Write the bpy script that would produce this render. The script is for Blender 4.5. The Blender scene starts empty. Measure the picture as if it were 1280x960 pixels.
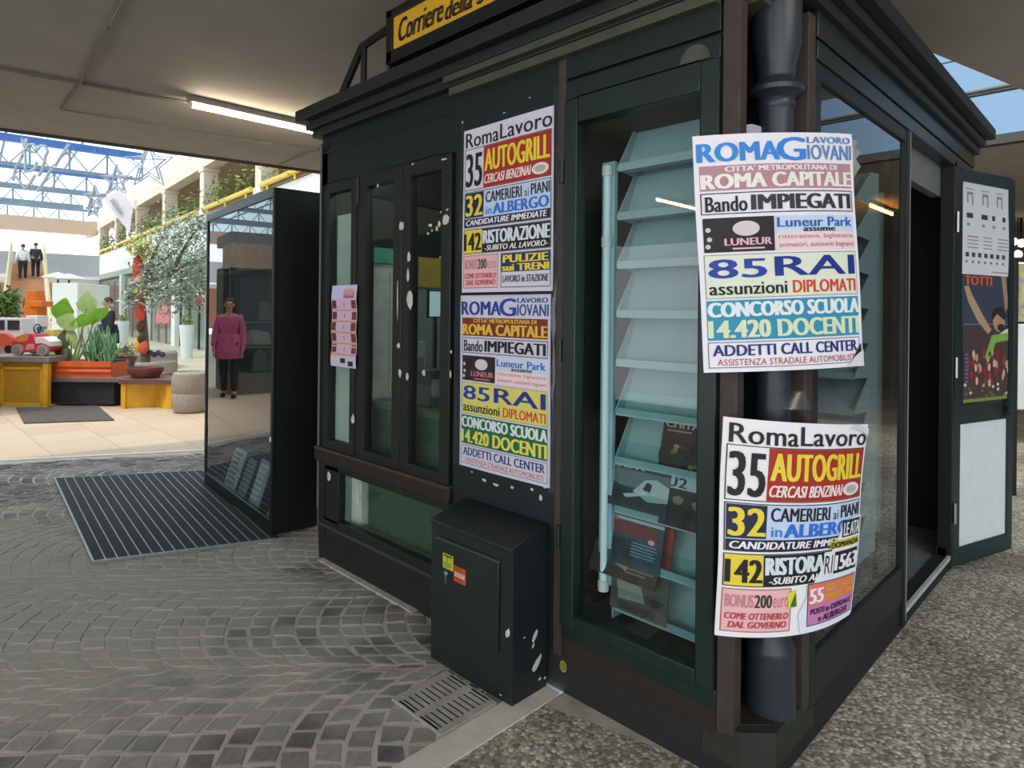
import bpy, bmesh, math, random
from mathutils import Vector, Matrix
random.seed(7)
SC = bpy.context.scene
COL = SC.collection
# ------------------------------------------------------------------ camera, world, sun, exposure
CAM = Vector((-1.9508, -0.8312, 1.5)); FPX = 803.7; YAW = math.radians(44.8); ROLL = math.radians(0.5835); PCX, PCY = 640.0, 389.6
cd = bpy.data.cameras.new('camera'); cam = bpy.data.objects.new('camera', cd); COL.objects.link(cam)
cd.sensor_fit = 'HORIZONTAL'; cd.sensor_width = 36.0; cd.lens = FPX/1280*36; cd.shift_y = -(480-PCY)/1280
cd.clip_start = .05; cd.clip_end = 400
fw = Vector((math.cos(YAW), math.sin(YAW), 0)); rt = Vector((math.sin(YAW), -math.cos(YAW), 0)); up = Vector((0, 0, 1))
cam.matrix_world = Matrix(((rt.x, up.x, -fw.x, CAM.x), (rt.y, up.y, -fw.y, CAM.y), (rt.z, up.z, -fw.z, CAM.z), (0, 0, 0, 1))) @ Matrix.Rotation(ROLL, 4, 'Z')
SC.camera = cam
SC.view_settings.view_transform = 'Standard'; SC.view_settings.look = 'None'; SC.view_settings.gamma = 1
SC.view_settings.use_curve_mapping = False; SC.view_settings.exposure = 0.55
W = bpy.data.worlds.new('world'); SC.world = W; W.use_nodes = True
nt = W.node_tree; nt.nodes.clear()
_o = nt.nodes.new('ShaderNodeOutputWorld'); _b = nt.nodes.new('ShaderNodeBackground'); _t = nt.nodes.new('ShaderNodeTexCoord')
_d = nt.nodes.new('ShaderNodeVectorMath'); _d.operation = 'DOT_PRODUCT'; _d.inputs[1].default_value = (-.85, .45, .25)
_r = nt.nodes.new('ShaderNodeValToRGB')
_r.color_ramp.elements[0].position = .30; _r.color_ramp.elements[0].color = (.20, .32, .46, 1)
_r.color_ramp.elements[1].position = .62; _r.color_ramp.elements[1].color = (1.55, 1.6, 1.66, 1)
_m = nt.nodes.new('ShaderNodeMath'); _m.operation = 'MULTIPLY_ADD'; _m.inputs[1].default_value = .5; _m.inputs[2].default_value = .5
nt.links.new(_t.outputs['Generated'], _d.inputs[0]); nt.links.new(_d.outputs['Value'], _m.inputs[0]); nt.links.new(_m.outputs[0], _r.inputs[0])
nt.links.new(_r.outputs[0], _b.inputs[0]); _b.inputs[1].default_value = 1.15; nt.links.new(_b.outputs[0], _o.inputs[0])
sl = bpy.data.lights.new('sun', 'SUN'); so = bpy.data.objects.new('sun', sl); COL.objects.link(so)
sl.energy = 1.2; sl.angle = math.radians(2); sl.color = (1, .93, .82)
so.rotation_euler = Vector((.55, -.05, -.85)).to_track_quat('-Z', 'Y').to_euler()

# ------------------------------------------------------------------ helpers
def ray(px, py):
    u, v = px-PCX, py-PCY
    x = u*math.cos(ROLL)+v*math.sin(ROLL); y = -u*math.sin(ROLL)+v*math.cos(ROLL)
    return fw + rt*(x/FPX) - up*(y/FPX)
def at(px, py, d): return CAM + ray(px, py)*d                      # point at a depth along the view axis
def onp(px, py, ax, val): d = ray(px, py); return CAM + d*((val-CAM[ax])/d[ax])
def gp(px, d, z=0.0):                                              # point under image column px at depth d and height z
    x = (px-PCX)/FPX
    return CAM*1.0 + fw*d + rt*(x*d) + up*(z-CAM.z)
def lin(c): return c/12.92 if c <= .04045 else ((c+.055)/1.055)**2.4
def rgb(h):
    if isinstance(h, str): h = h.lstrip('#'); h = tuple(int(h[i:i+2], 16) for i in (0, 2, 4))
    return tuple(lin(v/255) for v in h)
MATS = {}
def mat(name, c, rough=.6, metal=0, var=.12, scale=14., bump=0., emit=0, spec=.5, c2=None, wear=None, wscale=6., wt=.62):
    if name in MATS: return MATS[name]
    m = bpy.data.materials.new(name); m.use_nodes = True; n = m.node_tree.nodes; L = m.node_tree.links
    p = n['Principled BSDF']; c = rgb(c)
    p.inputs['Roughness'].default_value = rough; p.inputs['Metallic'].default_value = metal; p.inputs['Specular IOR Level'].default_value = spec
    if var > 0 or bump > 0 or wear:
        t = n.new('ShaderNodeTexCoord'); z = n.new('ShaderNodeTexNoise'); z.inputs['Scale'].default_value = scale; z.inputs['Detail'].default_value = 5
        L.new(t.outputs['Object'], z.inputs['Vector'])
        r = n.new('ShaderNodeValToRGB'); r.color_ramp.elements[0].position = .3; r.color_ramp.elements[1].position = .7
        d2 = rgb(c2) if c2 else tuple(min(1, v*(1+var)) for v in c)
        r.color_ramp.elements[0].color = (*[v*(1-var) for v in c], 1) if not c2 else (*c, 1); r.color_ramp.elements[1].color = (*d2, 1)
        L.new(z.outputs['Fac'], r.inputs[0]); out = r.outputs[0]
        if wear:
            z2 = n.new('ShaderNodeTexNoise'); z2.inputs['Scale'].default_value = wscale; z2.inputs['Detail'].default_value = 9; z2.inputs['Roughness'].default_value = .7
            L.new(t.outputs['Object'], z2.inputs['Vector'])
            r2 = n.new('ShaderNodeValToRGB'); r2.color_ramp.elements[0].position = wt; r2.color_ramp.elements[1].position = wt+.05
            L.new(z2.outputs['Fac'], r2.inputs[0])
            mx = n.new('ShaderNodeMix'); mx.data_type = 'RGBA'; L.new(r2.outputs[0], mx.inputs[0]); L.new(out, mx.inputs[6]); mx.inputs[7].default_value = (*rgb(wear), 1); out = mx.outputs[2]
        L.new(out, p.inputs['Base Color'])
        if bump > 0:
            b = n.new('ShaderNodeBump'); b.inputs['Strength'].default_value = bump; b.inputs['Distance'].default_value = .01
            L.new(z.outputs['Fac'], b.inputs['Height']); L.new(b.outputs[0], p.inputs['Normal'])
    else: p.inputs['Base Color'].default_value = (*c, 1)
    if emit: p.inputs['Emission Color'].default_value = (*c, 1); p.inputs['Emission Strength'].default_value = emit
    MATS[name] = m; return m
def glass(name, tint=(1, 1, 1), ior=1.5, gain=1.0, rough=.0):
    m = bpy.data.materials.new(name); m.use_nodes = True; n = m.node_tree.nodes; L = m.node_tree.links; n.clear()
    o = n.new('ShaderNodeOutputMaterial'); x = n.new('ShaderNodeMixShader'); t = n.new('ShaderNodeBsdfTransparent'); g = n.new('ShaderNodeBsdfGlossy')
    f = n.new('ShaderNodeFresnel'); f.inputs[0].default_value = ior; ge = n.new('ShaderNodeNewGeometry'); iv = n.new('ShaderNodeMath'); iv.operation = 'SUBTRACT'; iv.inputs[0].default_value = 1; L.new(ge.outputs['Backfacing'], iv.inputs[1]); ml = n.new('ShaderNodeMath'); ml.operation = 'MULTIPLY'; k = n.new('ShaderNodeMath'); k.operation = 'MULTIPLY'; k.inputs[1].default_value = gain; k.use_clamp = True
    t.inputs[0].default_value = (*tint, 1); g.inputs['Roughness'].default_value = rough
    L.new(f.outputs[0], k.inputs[0]); L.new(k.outputs[0], ml.inputs[0]); L.new(iv.outputs[0], ml.inputs[1]); L.new(ml.outputs[0], x.inputs[0]); L.new(t.outputs[0], x.inputs[1]); L.new(g.outputs[0], x.inputs[2]); L.new(x.outputs[0], o.inputs[0])
    MATS[name] = m; return m
def C(h): return mat('print_'+(h if isinstance(h, str) else '_'.join(map(str, h))).lstrip('#'), h, .55, var=0)

class MB:
    """collects shapes; build() links them as ONE mesh object"""
    def __init__(s): s.v = []; s.f = []; s.m = []; s.mats = []; s.sm = []
    def mi(s, m):
        if m not in s.mats: s.mats.append(m)
        return s.mats.index(m)
    def add(s, vs, fs, m, smooth=False):
        o = len(s.v); s.v += [Vector(v) for v in vs]; k = s.mi(m)
        for f in fs: s.f.append([i+o for i in f]); s.m.append(k); s.sm.append(smooth)
    def box(s, x0, x1, y0, y1, z0, z1, m, M=None):
        vs = [Vector((x, y, z)) for x in (x0, x1) for y in (y0, y1) for z in (z0, z1)]
        if M: vs = [M @ v for v in vs]
        s.add(vs, [(0, 1, 3, 2), (4, 6, 7, 5), (0, 4, 5, 1), (2, 3, 7, 6), (0, 2, 6, 4), (1, 5, 7, 3)], m)
    def prism(s, pts, fn, t0, t1, m, smooth=False):                 # polygon pts (a,b) extruded between t0 and t1; fn(a,b,t)->point
        n = len(pts); vs = [fn(a, b, t0) for a, b in pts]+[fn(a, b, t1) for a, b in pts]
        s.add(vs, [tuple(range(n))[::-1], tuple(range(n, 2*n))], m)
        s.add(vs, [(i, (i+1) % n, n+(i+1) % n, n+i) for i in range(n)], m, smooth)
    def cyl(s, a, b, r0, m, r1=None, n=12, caps=True):
        a, b = Vector(a), Vector(b); r1 = r0 if r1 is None else r1
        w = (b-a).normalized(); u = w.orthogonal().normalized(); q = w.cross(u)
        vs = [c+(u*math.cos(2*math.pi*i/n)+q*math.sin(2*math.pi*i/n))*r for c, r in ((a, r0), (b, r1)) for i in range(n)]
        s.add(vs, [(i, (i+1) % n, n+(i+1) % n, n+i) for i in range(n)], m, True)
        if caps: s.add(vs, [tuple(range(n))[::-1], tuple(range(n, 2*n))], m)
    def tube(s, path, r, m, n=8, closed=False):
        path = [Vector(p) for p in path]; N = len(path); vs = []
        for i, p in enumerate(path):
            a = path[(i-1) % N] if closed or i else p; b = path[(i+1) % N] if closed or i < N-1 else p
            w = (b-a).normalized(); u = w.cross(Vector((.31, .2, .93))).normalized(); q = w.cross(u)
            rr = r[i] if isinstance(r, (list, tuple)) else r
            vs += [p+(u*math.cos(2*math.pi*k/n)+q*math.sin(2*math.pi*k/n))*rr for k in range(n)]
        fs = [(i*n+k, i*n+(k+1) % n, ((i+1) % N)*n+(k+1) % n, ((i+1) % N)*n+k) for i in range(N if closed else N-1) for k in range(n)]
        if not closed: fs += [tuple(range(n))[::-1], tuple(range((N-1)*n, N*n))]
        s.add(vs, fs, m, True)
    def lathe(s, prof, c, m, n=24, sq=1.0):
        c = Vector(c); vs = [c+Vector((r*math.cos(2*math.pi*i/n), r*math.sin(2*math.pi*i/n)*sq, z)) for r, z in prof for i in range(n)]
        P = len(prof)
        s.add(vs, [(j*n+i, j*n+(i+1) % n, (j+1)*n+(i+1) % n, (j+1)*n+i) for j in range(P-1) for i in range(n)], m, True)
        s.add(vs, [tuple(range(n))[::-1], tuple(range((P-1)*n, P*n))], m)
    def ball(s, c, r, m, n=10, k=7, M=None):
        c = Vector(c); r = Vector((r, r, r)) if isinstance(r, (int, float)) else Vector(r); vs = []
        for j in range(k+1):
            th = math.pi*j/k
            for i in range(n):
                p = Vector((math.sin(th)*math.cos(2*math.pi*i/n)*r.x, math.sin(th)*math.sin(2*math.pi*i/n)*r.y, math.cos(th)*r.z))
                vs.append(c+(M @ p if M else p))
        s.add(vs, [(j*n+i, (j+1)*n+i, (j+1)*n+(i+1) % n, j*n+(i+1) % n) for j in range(k) for i in range(n)], m, True)
    def build(s, name, parent=None, bevel=0, loc=None, weld=False):
        me = bpy.data.meshes.new(name); off = Vector(loc) if loc is not None else Vector()
        base = Vector(WL[parent]) if parent in WL else Vector()
        me.from_pydata([tuple(v-base-off) for v in s.v], [], s.f); me.update()
        for m in s.mats: me.materials.append(m)
        for p, k, g in zip(me.polygons, s.m, s.sm): p.material_index = k; p.use_smooth = g
        bm = bmesh.new(); bm.from_mesh(me); bmesh.ops.remove_doubles(bm, verts=bm.verts, dist=1e-5 if not weld else 1e-4)
        bmesh.ops.recalc_face_normals(bm, faces=bm.faces); bm.to_mesh(me); bm.free(); me.set_sharp_from_angle(angle=.62)
        o = bpy.data.objects.new(name, me); COL.objects.link(o); o.location = off
        WL[o] = tuple(base+off)
        if parent: o.parent = parent
        if bevel:
            b = o.modifiers.new('bevel', 'BEVEL'); b.width = bevel; b.segments = 2; b.limit_method = 'ANGLE'; b.angle_limit = .7
        return o
class _WL(dict):
    def __contains__(s, o): return o is not None and o.name in s.keys()
    def __getitem__(s, o): return dict.__getitem__(s, o.name)
    def __setitem__(s, o, v): dict.__setitem__(s, o.name, v)
WL = _WL()
def tag(o, label=None, cat=None, group=None, kind=None):
    if label: o['label'] = label
    if cat: o['category'] = cat
    if group: o['group'] = group
    if kind: o['kind'] = kind
    return o
def thing(name, loc, label, cat, group=None):
    o = bpy.data.objects.new(name, None); COL.objects.link(o); o.location = loc; o.empty_display_size = .1
    WL[o] = tuple(loc); return tag(o, label, cat, group)
def st(mb, name, **k): return tag(mb.build(name, **k), kind='structure')

# text as mesh, normalised to a unit box
_TX = {}
def tmesh(txt, off=.02, shear=0):
    k = (txt, off, shear)
    if k in _TX: return _TX[k]
    cu = bpy.data.curves.new('t', 'FONT'); cu.body = txt; cu.offset = off; cu.shear = shear; cu.resolution_u = 3; cu.space_character = 1.03
    o = bpy.data.objects.new('t', cu); COL.objects.link(o); bpy.context.view_layer.update()
    me = bpy.data.meshes.new_from_object(o.evaluated_get(bpy.context.evaluated_depsgraph_get()))
    vs = [v.co.copy() for v in me.vertices]; fs = [tuple(p.vertices) for p in me.polygons]
    bpy.data.objects.remove(o); bpy.data.curves.remove(cu); bpy.data.meshes.remove(me)
    x0, x1 = min(v.x for v in vs), max(v.x for v in vs); y0, y1 = min(v.y for v in vs), max(v.y for v in vs)
    r = ([((v.x-x0)/(x1-x0), (v.y-y0)/(y1-y0)) for v in vs], fs); _TX[k] = r; return r

class Sheet:
    """a printed sheet; fn(u,v,off)->point with u,v in 0..1 (v up); everything goes into one mesh"""
    def __init__(s, fn, c='F2EFF4', nu=10, nv=12, th=.0012, wobble=0):
        s.fn = fn; s.b = MB(); m = C(c)
        g = [(i/nu, j/nv) for j in range(nv+1) for i in range(nu+1)]
        vs = [fn(u, v, 0) for u, v in g]+[fn(u, v, -th) for u, v in g]; N = len(g)
        F = [(j*(nu+1)+i, j*(nu+1)+i+1, (j+1)*(nu+1)+i+1, (j+1)*(nu+1)+i) for j in range(nv) for i in range(nu)]
        rim = [i for i in range(nu+1)]+[j*(nu+1)+nu for j in range(1, nv+1)]+[nv*(nu+1)+i for i in range(nu-1, -1, -1)]+[j*(nu+1) for j in range(nv-1, 0, -1)]
        R = [(rim[i], rim[(i+1) % len(rim)], rim[(i+1) % len(rim)]+N, rim[i]+N) for i in range(len(rim))]
        s.b.add(vs, F+[tuple(i+N for i in f)[::-1] for f in F]+R, m, True)
    def rect(s, u0, t0, u1, t1, c, off=.0006, nu=14, nv=10):           # t measured from the top
        g = [(u0+(u1-u0)*i/nu, 1-(t0+(t1-t0)*j/nv)) for j in range(nv+1) for i in range(nu+1)]
        s.b.add([s.fn(u, v, off) for u, v in g], [(j*(nu+1)+i, j*(nu+1)+i+1, (j+1)*(nu+1)+i+1, (j+1)*(nu+1)+i) for j in range(nv) for i in range(nu)], C(c), True); return s
    def frame(s, u0, t0, u1, t1, c, w=.006, h=.004, off=.0008):
        s.rect(u0, t0, u1, t0+h, c, off, 16, 1).rect(u0, t1-h, u1, t1, c, off, 16, 1).rect(u0, t0, u0+w, t1, c, off, 1, 14).rect(u1-w, t0, u1, t1, c, off, 1, 14); return s
    def oval(s, u, t, ru, rt_, c, off=.001, n=20):
        s.b.add([s.fn(u, 1-t, off)]+[s.fn(u+ru*math.cos(2*math.pi*i/n), 1-t-rt_*math.sin(2*math.pi*i/n), off) for i in range(n)], [(0, i+1, (i+1) % n+1) for i in range(n)], C(c)); return s
    def poly(s, pts, c, off=.001):
        s.b.add([s.fn(u, 1-t, off) for u, t in pts], [tuple(range(len(pts)))], C(c)); return s
    def text(s, txt, u0, t0, u1, t1, c, o=.02, sh=0, off=.0013, c2=None):
        ps = (0,) if o < .01 else ((-.003, .003) if o < .03 else (-.0075, -.0025, .0025, .0075))
        vs, fs = tmesh(txt, 0, sh)
        for i_, dx in enumerate(ps): s.b.add([s.fn(u0+(u1-u0)*x+dx, 1-(t1+(t0-t1)*y), off+i_*.0001) for x, y in vs], fs, C(c))
        return s
def lines(S, u0, t0, u1, t1, n, c, h=.4):
    for i in range(n):
        t = t0+(t1-t0)*i/n; S.rect(u0, t, u0+(u1-u0)*random.uniform(.7, 1), t+(t1-t0)/n*h, c, .001, 1, 1)

# ------------------------------------------------------------------ materials
green = mat('dark_green_paint', '121A1B', .45, var=.15, scale=9, bump=.05, wear='39423C', wscale=22, wt=.74)
green2 = mat('case_green_paint', '0F2521', .42, var=.12, scale=9, wear='33433C', wscale=18, wt=.76)
panelg = mat('panel_blue_green_paint', '131D21', .45, var=.15, scale=7, wear='3A4A4C', wscale=26, wt=.73)
winGr = mat('window_frame_paint', '161C19', .5, var=.2, scale=20, wear='4A4F49', wscale=30, wt=.70)
brown = mat('brown_batten_paint', '3E3632', .6, var=.2, scale=24, wear='55504A', wscale=30, wt=.7)
dkbrown = mat('dark_brown_wood', '231C18', .6, var=.25, scale=20, wear='3A2E27', wscale=18, wt=.66)
plinthM = mat('black_plinth_paint', '171A1C', .6, var=.2, scale=14, wear='2B2F30', wscale=20, wt=.7)
olive = mat('olive_strip_paint', '44483B', .6, var=.15)
flake = mat('bare_plaster_flake', 'C9C9C2', .8, var=.1)
inside = mat('dark_interior_paint', '15181A', .8, var=.1)
white = mat('white_paint', 'DCE4E6', .5, var=.04)
rackw = mat('pale_rack_paint', '95B3B9', .45, var=.05)
chrome = mat('aluminium', 'B8BCC0', .35, 1, var=.05)
black = mat('black_plastic', '121314', .45, var=.1)
pipeM = mat('pipe_grey_paint', '2C333B', .38, var=.15, scale=30, wear='434B55', wscale=40, wt=.66, bump=.08)
ceilM = mat('painted_concrete_ceiling', 'A19A90', .85, var=.06, scale=3, bump=.05, wear='928A80', wscale=1.3, wt=.66)
gl = glass('shop_glass', (.93, .97, .96), 1.5, 1.4)
glB = glass('window_glass', (.90, .94, .94), 1.52, 1.3)
glCab = glass('cabinet_glass', (.85, .9, .9), 1.55, 1.7)
tapeM = glass('clear_tape', (.93, .95, .97), 1.5, 1.6, .22)
glS = glass('side_window_glass', (.88, .92, .92), 1.65, 1.5)
roofgl = glass('roof_glass', (.56, .73, .77), 1.45, 1.0)

# ------------------------------------------------------------------ ground
def noisemix(name, ca, cb, sc, p0, p1, rough, bump=0, bscale=60, third=None):
    m = bpy.data.materials.new(name); m.use_nodes = True; n = m.node_tree.nodes; L = m.node_tree.links; p = n['Principled BSDF']; p.inputs['Roughness'].default_value = rough
    t = n.new('ShaderNodeTexCoord'); z = n.new('ShaderNodeTexNoise'); z.inputs['Scale'].default_value = sc; z.inputs['Detail'].default_value = 6; L.new(t.outputs['Object'], z.inputs[0])
    r = n.new('ShaderNodeValToRGB'); r.color_ramp.elements[0].position = p0; r.color_ramp.elements[1].position = p1
    r.color_ramp.elements[0].color = (*rgb(ca), 1); r.color_ramp.elements[1].color = (*rgb(cb), 1); L.new(z.outputs['Fac'], r.inputs[0]); L.new(r.outputs[0], p.inputs['Base Color'])
    if bump:
        z2 = n.new('ShaderNodeTexNoise'); z2.inputs['Scale'].default_value = bscale; z2.inputs['Detail'].default_value = 4; L.new(t.outputs['Object'], z2.inputs[0])
        b = n.new('ShaderNodeBump'); b.inputs['Strength'].default_value = bump; b.inputs['Distance'].default_value = .006; L.new(z2.outputs['Fac'], b.inputs['Height']); L.new(b.outputs[0], p.inputs['Normal'])
    MATS[name] = m; return m
mortar = noisemix('cobble_mortar', 'A8A4A0', 'C6C2BE', 9, .3, .7, .9, .5, 90)
stoneM = bpy.data.materials.new('cobble_stone'); stoneM.use_nodes = True
n = stoneM.node_tree.nodes; L = stoneM.node_tree.links; p = n['Principled BSDF']; p.inputs['Roughness'].default_value = .75
a = n.new('ShaderNodeAttribute'); a.attribute_name = 'tone'; t = n.new('ShaderNodeTexCoord')
r = n.new('ShaderNodeValToRGB'); r.color_ramp.elements[0].color = (*rgb('4C484C'), 1); r.color_ramp.elements[1].color = (*rgb('928E8C'), 1); L.new(a.outputs['Fac'], r.inputs[0])
z = n.new('ShaderNodeTexNoise'); z.inputs['Scale'].default_value = 45; z.inputs['Detail'].default_value = 5; L.new(t.outputs['Object'], z.inputs[0])
mx = n.new('ShaderNodeMix'); mx.data_type = 'RGBA'; mx.blend_type = 'OVERLAY'; mx.inputs[0].default_value = .55; L.new(r.outputs[0], mx.inputs[6]); L.new(z.outputs['Fac'], mx.inputs[7])
dz = n.new('ShaderNodeTexNoise'); dz.inputs['Scale'].default_value = 2.2; dz.inputs['Detail'].default_value = 7; L.new(t.outputs['Object'], dz.inputs[0])
dr = n.new('ShaderNodeValToRGB'); dr.color_ramp.elements[0].position = .40; dr.color_ramp.elements[1].position = .66
_g = n.new('ShaderNodeVectorMath'); _g.operation = 'DISTANCE'; _g.inputs[1].default_value = (-1.5, 3.2, 0); L.new(t.outputs['Object'], _g.inputs[0])   # a trodden, dirt-filled patch
_q = n.new('ShaderNodeMath'); _q.operation = 'MULTIPLY_ADD'; _q.inputs[1].default_value = -.22; _q.inputs[2].default_value = .42; L.new(_g.outputs['Value'], _q.inputs[0])
_q2 = n.new('ShaderNodeMath'); _q2.operation = 'MAXIMUM'; _q2.inputs[1].default_value = -.06; L.new(_q.outputs[0], _q2.inputs[0])
_q3 = n.new('ShaderNodeMath'); L.new(_q2.outputs[0], _q3.inputs[0]); L.new(dz.outputs['Fac'], _q3.inputs[1]); L.new(_q3.outputs[0], dr.inputs[0])
m2 = n.new('ShaderNodeMix'); m2.data_type = 'RGBA'; L.new(dr.outputs[0], m2.inputs[0]); L.new(mx.outputs[2], m2.inputs[6]); m2.inputs[7].default_value = (*rgb('A5A29A'), 1)
L.new(m2.outputs[2], p.inputs['Base Color'])
bb = n.new('ShaderNodeBump'); bb.inputs['Strength'].default_value = .4; bb.inputs['Distance'].default_value = .006; L.new(z.outputs['Fac'], bb.inputs['Height']); L.new(bb.outputs[0], p.inputs['Normal'])

E1, E2 = Vector((-1.012, 7.093, 0)), Vector((.589, 6.26, 0))         # the edge where the tiles begin
ed = (E2-E1).normalized(); en = Vector((-ed.y, ed.x, 0))            # en points into the hall
if en.y < 0: en = -en
XC0, YC0 = -7.0, .86                                               # cobbles: y > YC0, this side of the tile edge
def inside_cobbles(x, y): return y > YC0+.02 and (Vector((x, y, 0))-E1).dot(en) < -.16 and -6.5 < x < 3.3
g = MB(); A1 = E1-ed*7; A2 = E2+ed*3.6
g.add([(A1.x, .92, 0), (A2.x, .92, 0), (A2.x, A2.y, 0), (A1.x, A1.y, 0), (A1.x, .92, -.1), (A2.x, .92, -.1), (A2.x, A2.y, -.1), (A1.x, A1.y, -.1)], [(0, 1, 2, 3), (4, 5, 6, 7), (0, 1, 5, 4)], mortar)
# stones laid in nested arcs
cells = []
ang = math.radians(48); ca, sa = math.cos(ang), math.sin(ang)
CW, RAD, ROW = .96, .59, .105
def arc_pt(col, s, row):                                           # s in -1..1 along the arch
    x = s*CW/2; y = math.sqrt(max(RAD*RAD-x*x, 0))-RAD
    return ((col+.5)*CW+x, y+row*ROW+(col % 2)*.05)
sm = []
for col in range(-9, 10):
    for row in range(-110, 110):
        smax = math.asin(CW/2/RAD); nst = 11; offs = random.uniform(0, .5)
        for i in range(-1, nst+1):
            t0 = max(-smax, -smax+2*smax*(i+offs)/nst); t1 = min(smax, -smax+2*smax*(i+1+offs)/nst)
            if t1-t0 < .05: continue
            j = lambda: random.uniform(-.007, .007)
            gap = .0085
            pts = []
            for th, rr in ((t0, 0), (t1, 0), (t1, 1), (t0, 1)):
                th2 = th+(gap/RAD if th == t0 else -gap/RAD)
                x = RAD*math.sin(th2); y = RAD*math.cos(th2)-RAD+(row+rr)*ROW+(-gap if rr else gap)*.8
                pts.append(((col+.5)*CW-.45+x+j(), y+j()))
            P = [(ca*a_-sa*b_-1.0, sa*a_+ca*b_+2.6) for a_, b_ in pts]
            cx = sum(q[0] for q in P)/4; cy = sum(q[1] for q in P)/4
            if inside_cobbles(cx, cy) and not (cx > 0.02 and cy < 2.75): cells.append((P, (cx, cy)))
vs, fs, tone = [], [], []
for P, (cx, cy) in cells:
    h = .004+random.uniform(-.0015, .002); o = len(vs); tn = random.random()
    sgn = 1
    vs += [(x, y, -.004) for x, y in P]+[(cx+(x-cx)*.93, cy+(y-cy)*.93, h) for x, y in P]
    fs += [(o+4, o+5, o+6, o+7)]+[(o+i, o+(i+1) % 4, o+4+(i+1) % 4, o+4+i) for i in range(4)]
    tone += [tn]*5
k0 = len(g.f); g.add(vs, fs, stoneM)
fl = g.build('floor')
at_ = fl.data.attributes.new('tone', 'FLOAT', 'FACE')
vals = [0.0]*len(fl.data.polygons)
ti = 0
si = list(fl.data.materials).index(stoneM)
for pi, pl_ in enumerate(fl.data.polygons):
    if pl_.material_index == si: vals[pi] = tone[ti]; ti += 1
at_.data.foreach_set('value', vals); tag(fl, kind='structure')

gravel = bpy.data.materials.new('washed_gravel_concrete'); gravel.use_nodes = True
n = gravel.node_tree.nodes; L = gravel.node_tree.links; p = n['Principled BSDF']; p.inputs['Roughness'].default_value = .8
t = n.new('ShaderNodeTexCoord'); v = n.new('ShaderNodeTexVoronoi'); v.inputs['Scale'].default_value = 66; L.new(t.outputs['Object'], v.inputs['Vector'])
r = n.new('ShaderNodeValToRGB'); L.new(v.outputs['Color'], r.inputs[0])
for i, (ps, c) in enumerate(((0, '6E685C'), (.3, '968D7B'), (.55, 'B7AF9C'), (.8, 'D6D0C0'), (1, 'F4F0E6'))):
    e = r.color_ramp.elements[i] if i < 1 else (r.color_ramp.elements.new(ps) if i < 4 else r.color_ramp.elements[-1]); e.position = ps; e.color = (*rgb(c), 1)
vd = n.new('ShaderNodeValToRGB'); vd.color_ramp.elements[0].position = .5; vd.color_ramp.elements[1].position = .95; L.new(v.outputs['Distance'], vd.inputs[0])
mx = n.new('ShaderNodeMix'); mx.data_type = 'RGBA'; L.new(vd.outputs[0], mx.inputs[0]); L.new(r.outputs[0], mx.inputs[6]); mx.inputs[7].default_value = (*rgb('7C766A'), 1)
z = n.new('ShaderNodeTexNoise'); z.inputs['Scale'].default_value = 1.6; z.inputs['Detail'].default_value = 6; L.new(t.outputs['Object'], z.inputs[0])
zr = n.new('ShaderNodeValToRGB'); zr.color_ramp.elements[0].position = .38; zr.color_ramp.elements[1].position = .6; L.new(z.outputs['Fac'], zr.inputs[0])
m2 = n.new('ShaderNodeMix'); m2.data_type = 'RGBA'; m2.blend_type = 'MULTIPLY'; m2.inputs[0].default_value = .35; L.new(mx.outputs[2], m2.inputs[6]); L.new(zr.outputs[0], m2.inputs[7]); L.new(m2.outputs[2], p.inputs['Base Color'])
b = n.new('ShaderNodeBump'); b.inputs['Strength'].default_value = .7; b.inputs['Distance'].default_value = .006; b.invert = True; L.new(v.outputs['Distance'], b.inputs['Height']); L.new(b.outputs[0], p.inputs['Normal'])
g = MB(); g.box(-7, 16, -9, .80, -.1, 0, gravel); g.box(3.3, 16, .80, 9, -.1, 0, gravel); st(g, 'floor_gravel')
cem = noisemix('cement_apron', '98948C', 'B5B0A6', 12, .3, .7, .9, .5, 120)
g = MB(); g.add([(-.12, .80, .003), (0, .80, .003), (0, .30, .003), (-.03, .42, .003), (-.07, .60, .003)], [(0, 1, 2, 3, 4)], cem); st(g, 'floor_cement_border')
curbM = noisemix('pale_kerb_stone', 'BDB8AD', 'D3CEC3', 8, .3, .7, .85, .3, 60)
g = MB()
g.add([(-7, .80, .006), (-.02, .80, .006), (-.02, .92, .006), (-7, .92, .006), (-7, .80, -.1), (-.02, .80, -.1), (-.02, .92, -.1), (-7, .92, -.1)], [(0, 1, 2, 3), (0, 1, 5, 4), (2, 3, 7, 6)], curbM); st(g, 'trim_1')
g = MB(); g.box(-.035, 0, 1.75, 2.68, 0, .012, mat('chipped_white_kerb', 'B9B7B0', .85, var=.2, scale=30)); st(g, 'trim_2')
tileM = bpy.data.materials.new('tan_floor_tiles'); tileM.use_nodes = True
n = tileM.node_tree.nodes; L = tileM.node_tree.links; p = n['Principled BSDF']; p.inputs['Roughness'].default_value = .55
t = n.new('ShaderNodeTexCoord'); br = n.new('ShaderNodeTexBrick'); br.offset = 0; br.inputs['Scale'].default_value = 1
br.inputs['Color1'].default_value = (*rgb('CDB79E'), 1); br.inputs['Color2'].default_value = (*rgb('C3AC92'), 1); br.inputs['Mortar'].default_value = (*rgb('A8937C'), 1)
br.inputs['Mortar Size'].default_value = .006; br.inputs['Brick Width'].default_value = .6; br.inputs['Row Height'].default_value = .6
L.new(t.outputs['Object'], br.inputs['Vector']); L.new(br.outputs['Color'], p.inputs['Base Color'])
g = MB(); F = A1-ed*12; H_ = A2+ed*6
g.add([F, H_, H_+en*75, F+en*75], [(0, 1, 2, 3)], tileM); st(g, 'floor_tiles')
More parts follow.
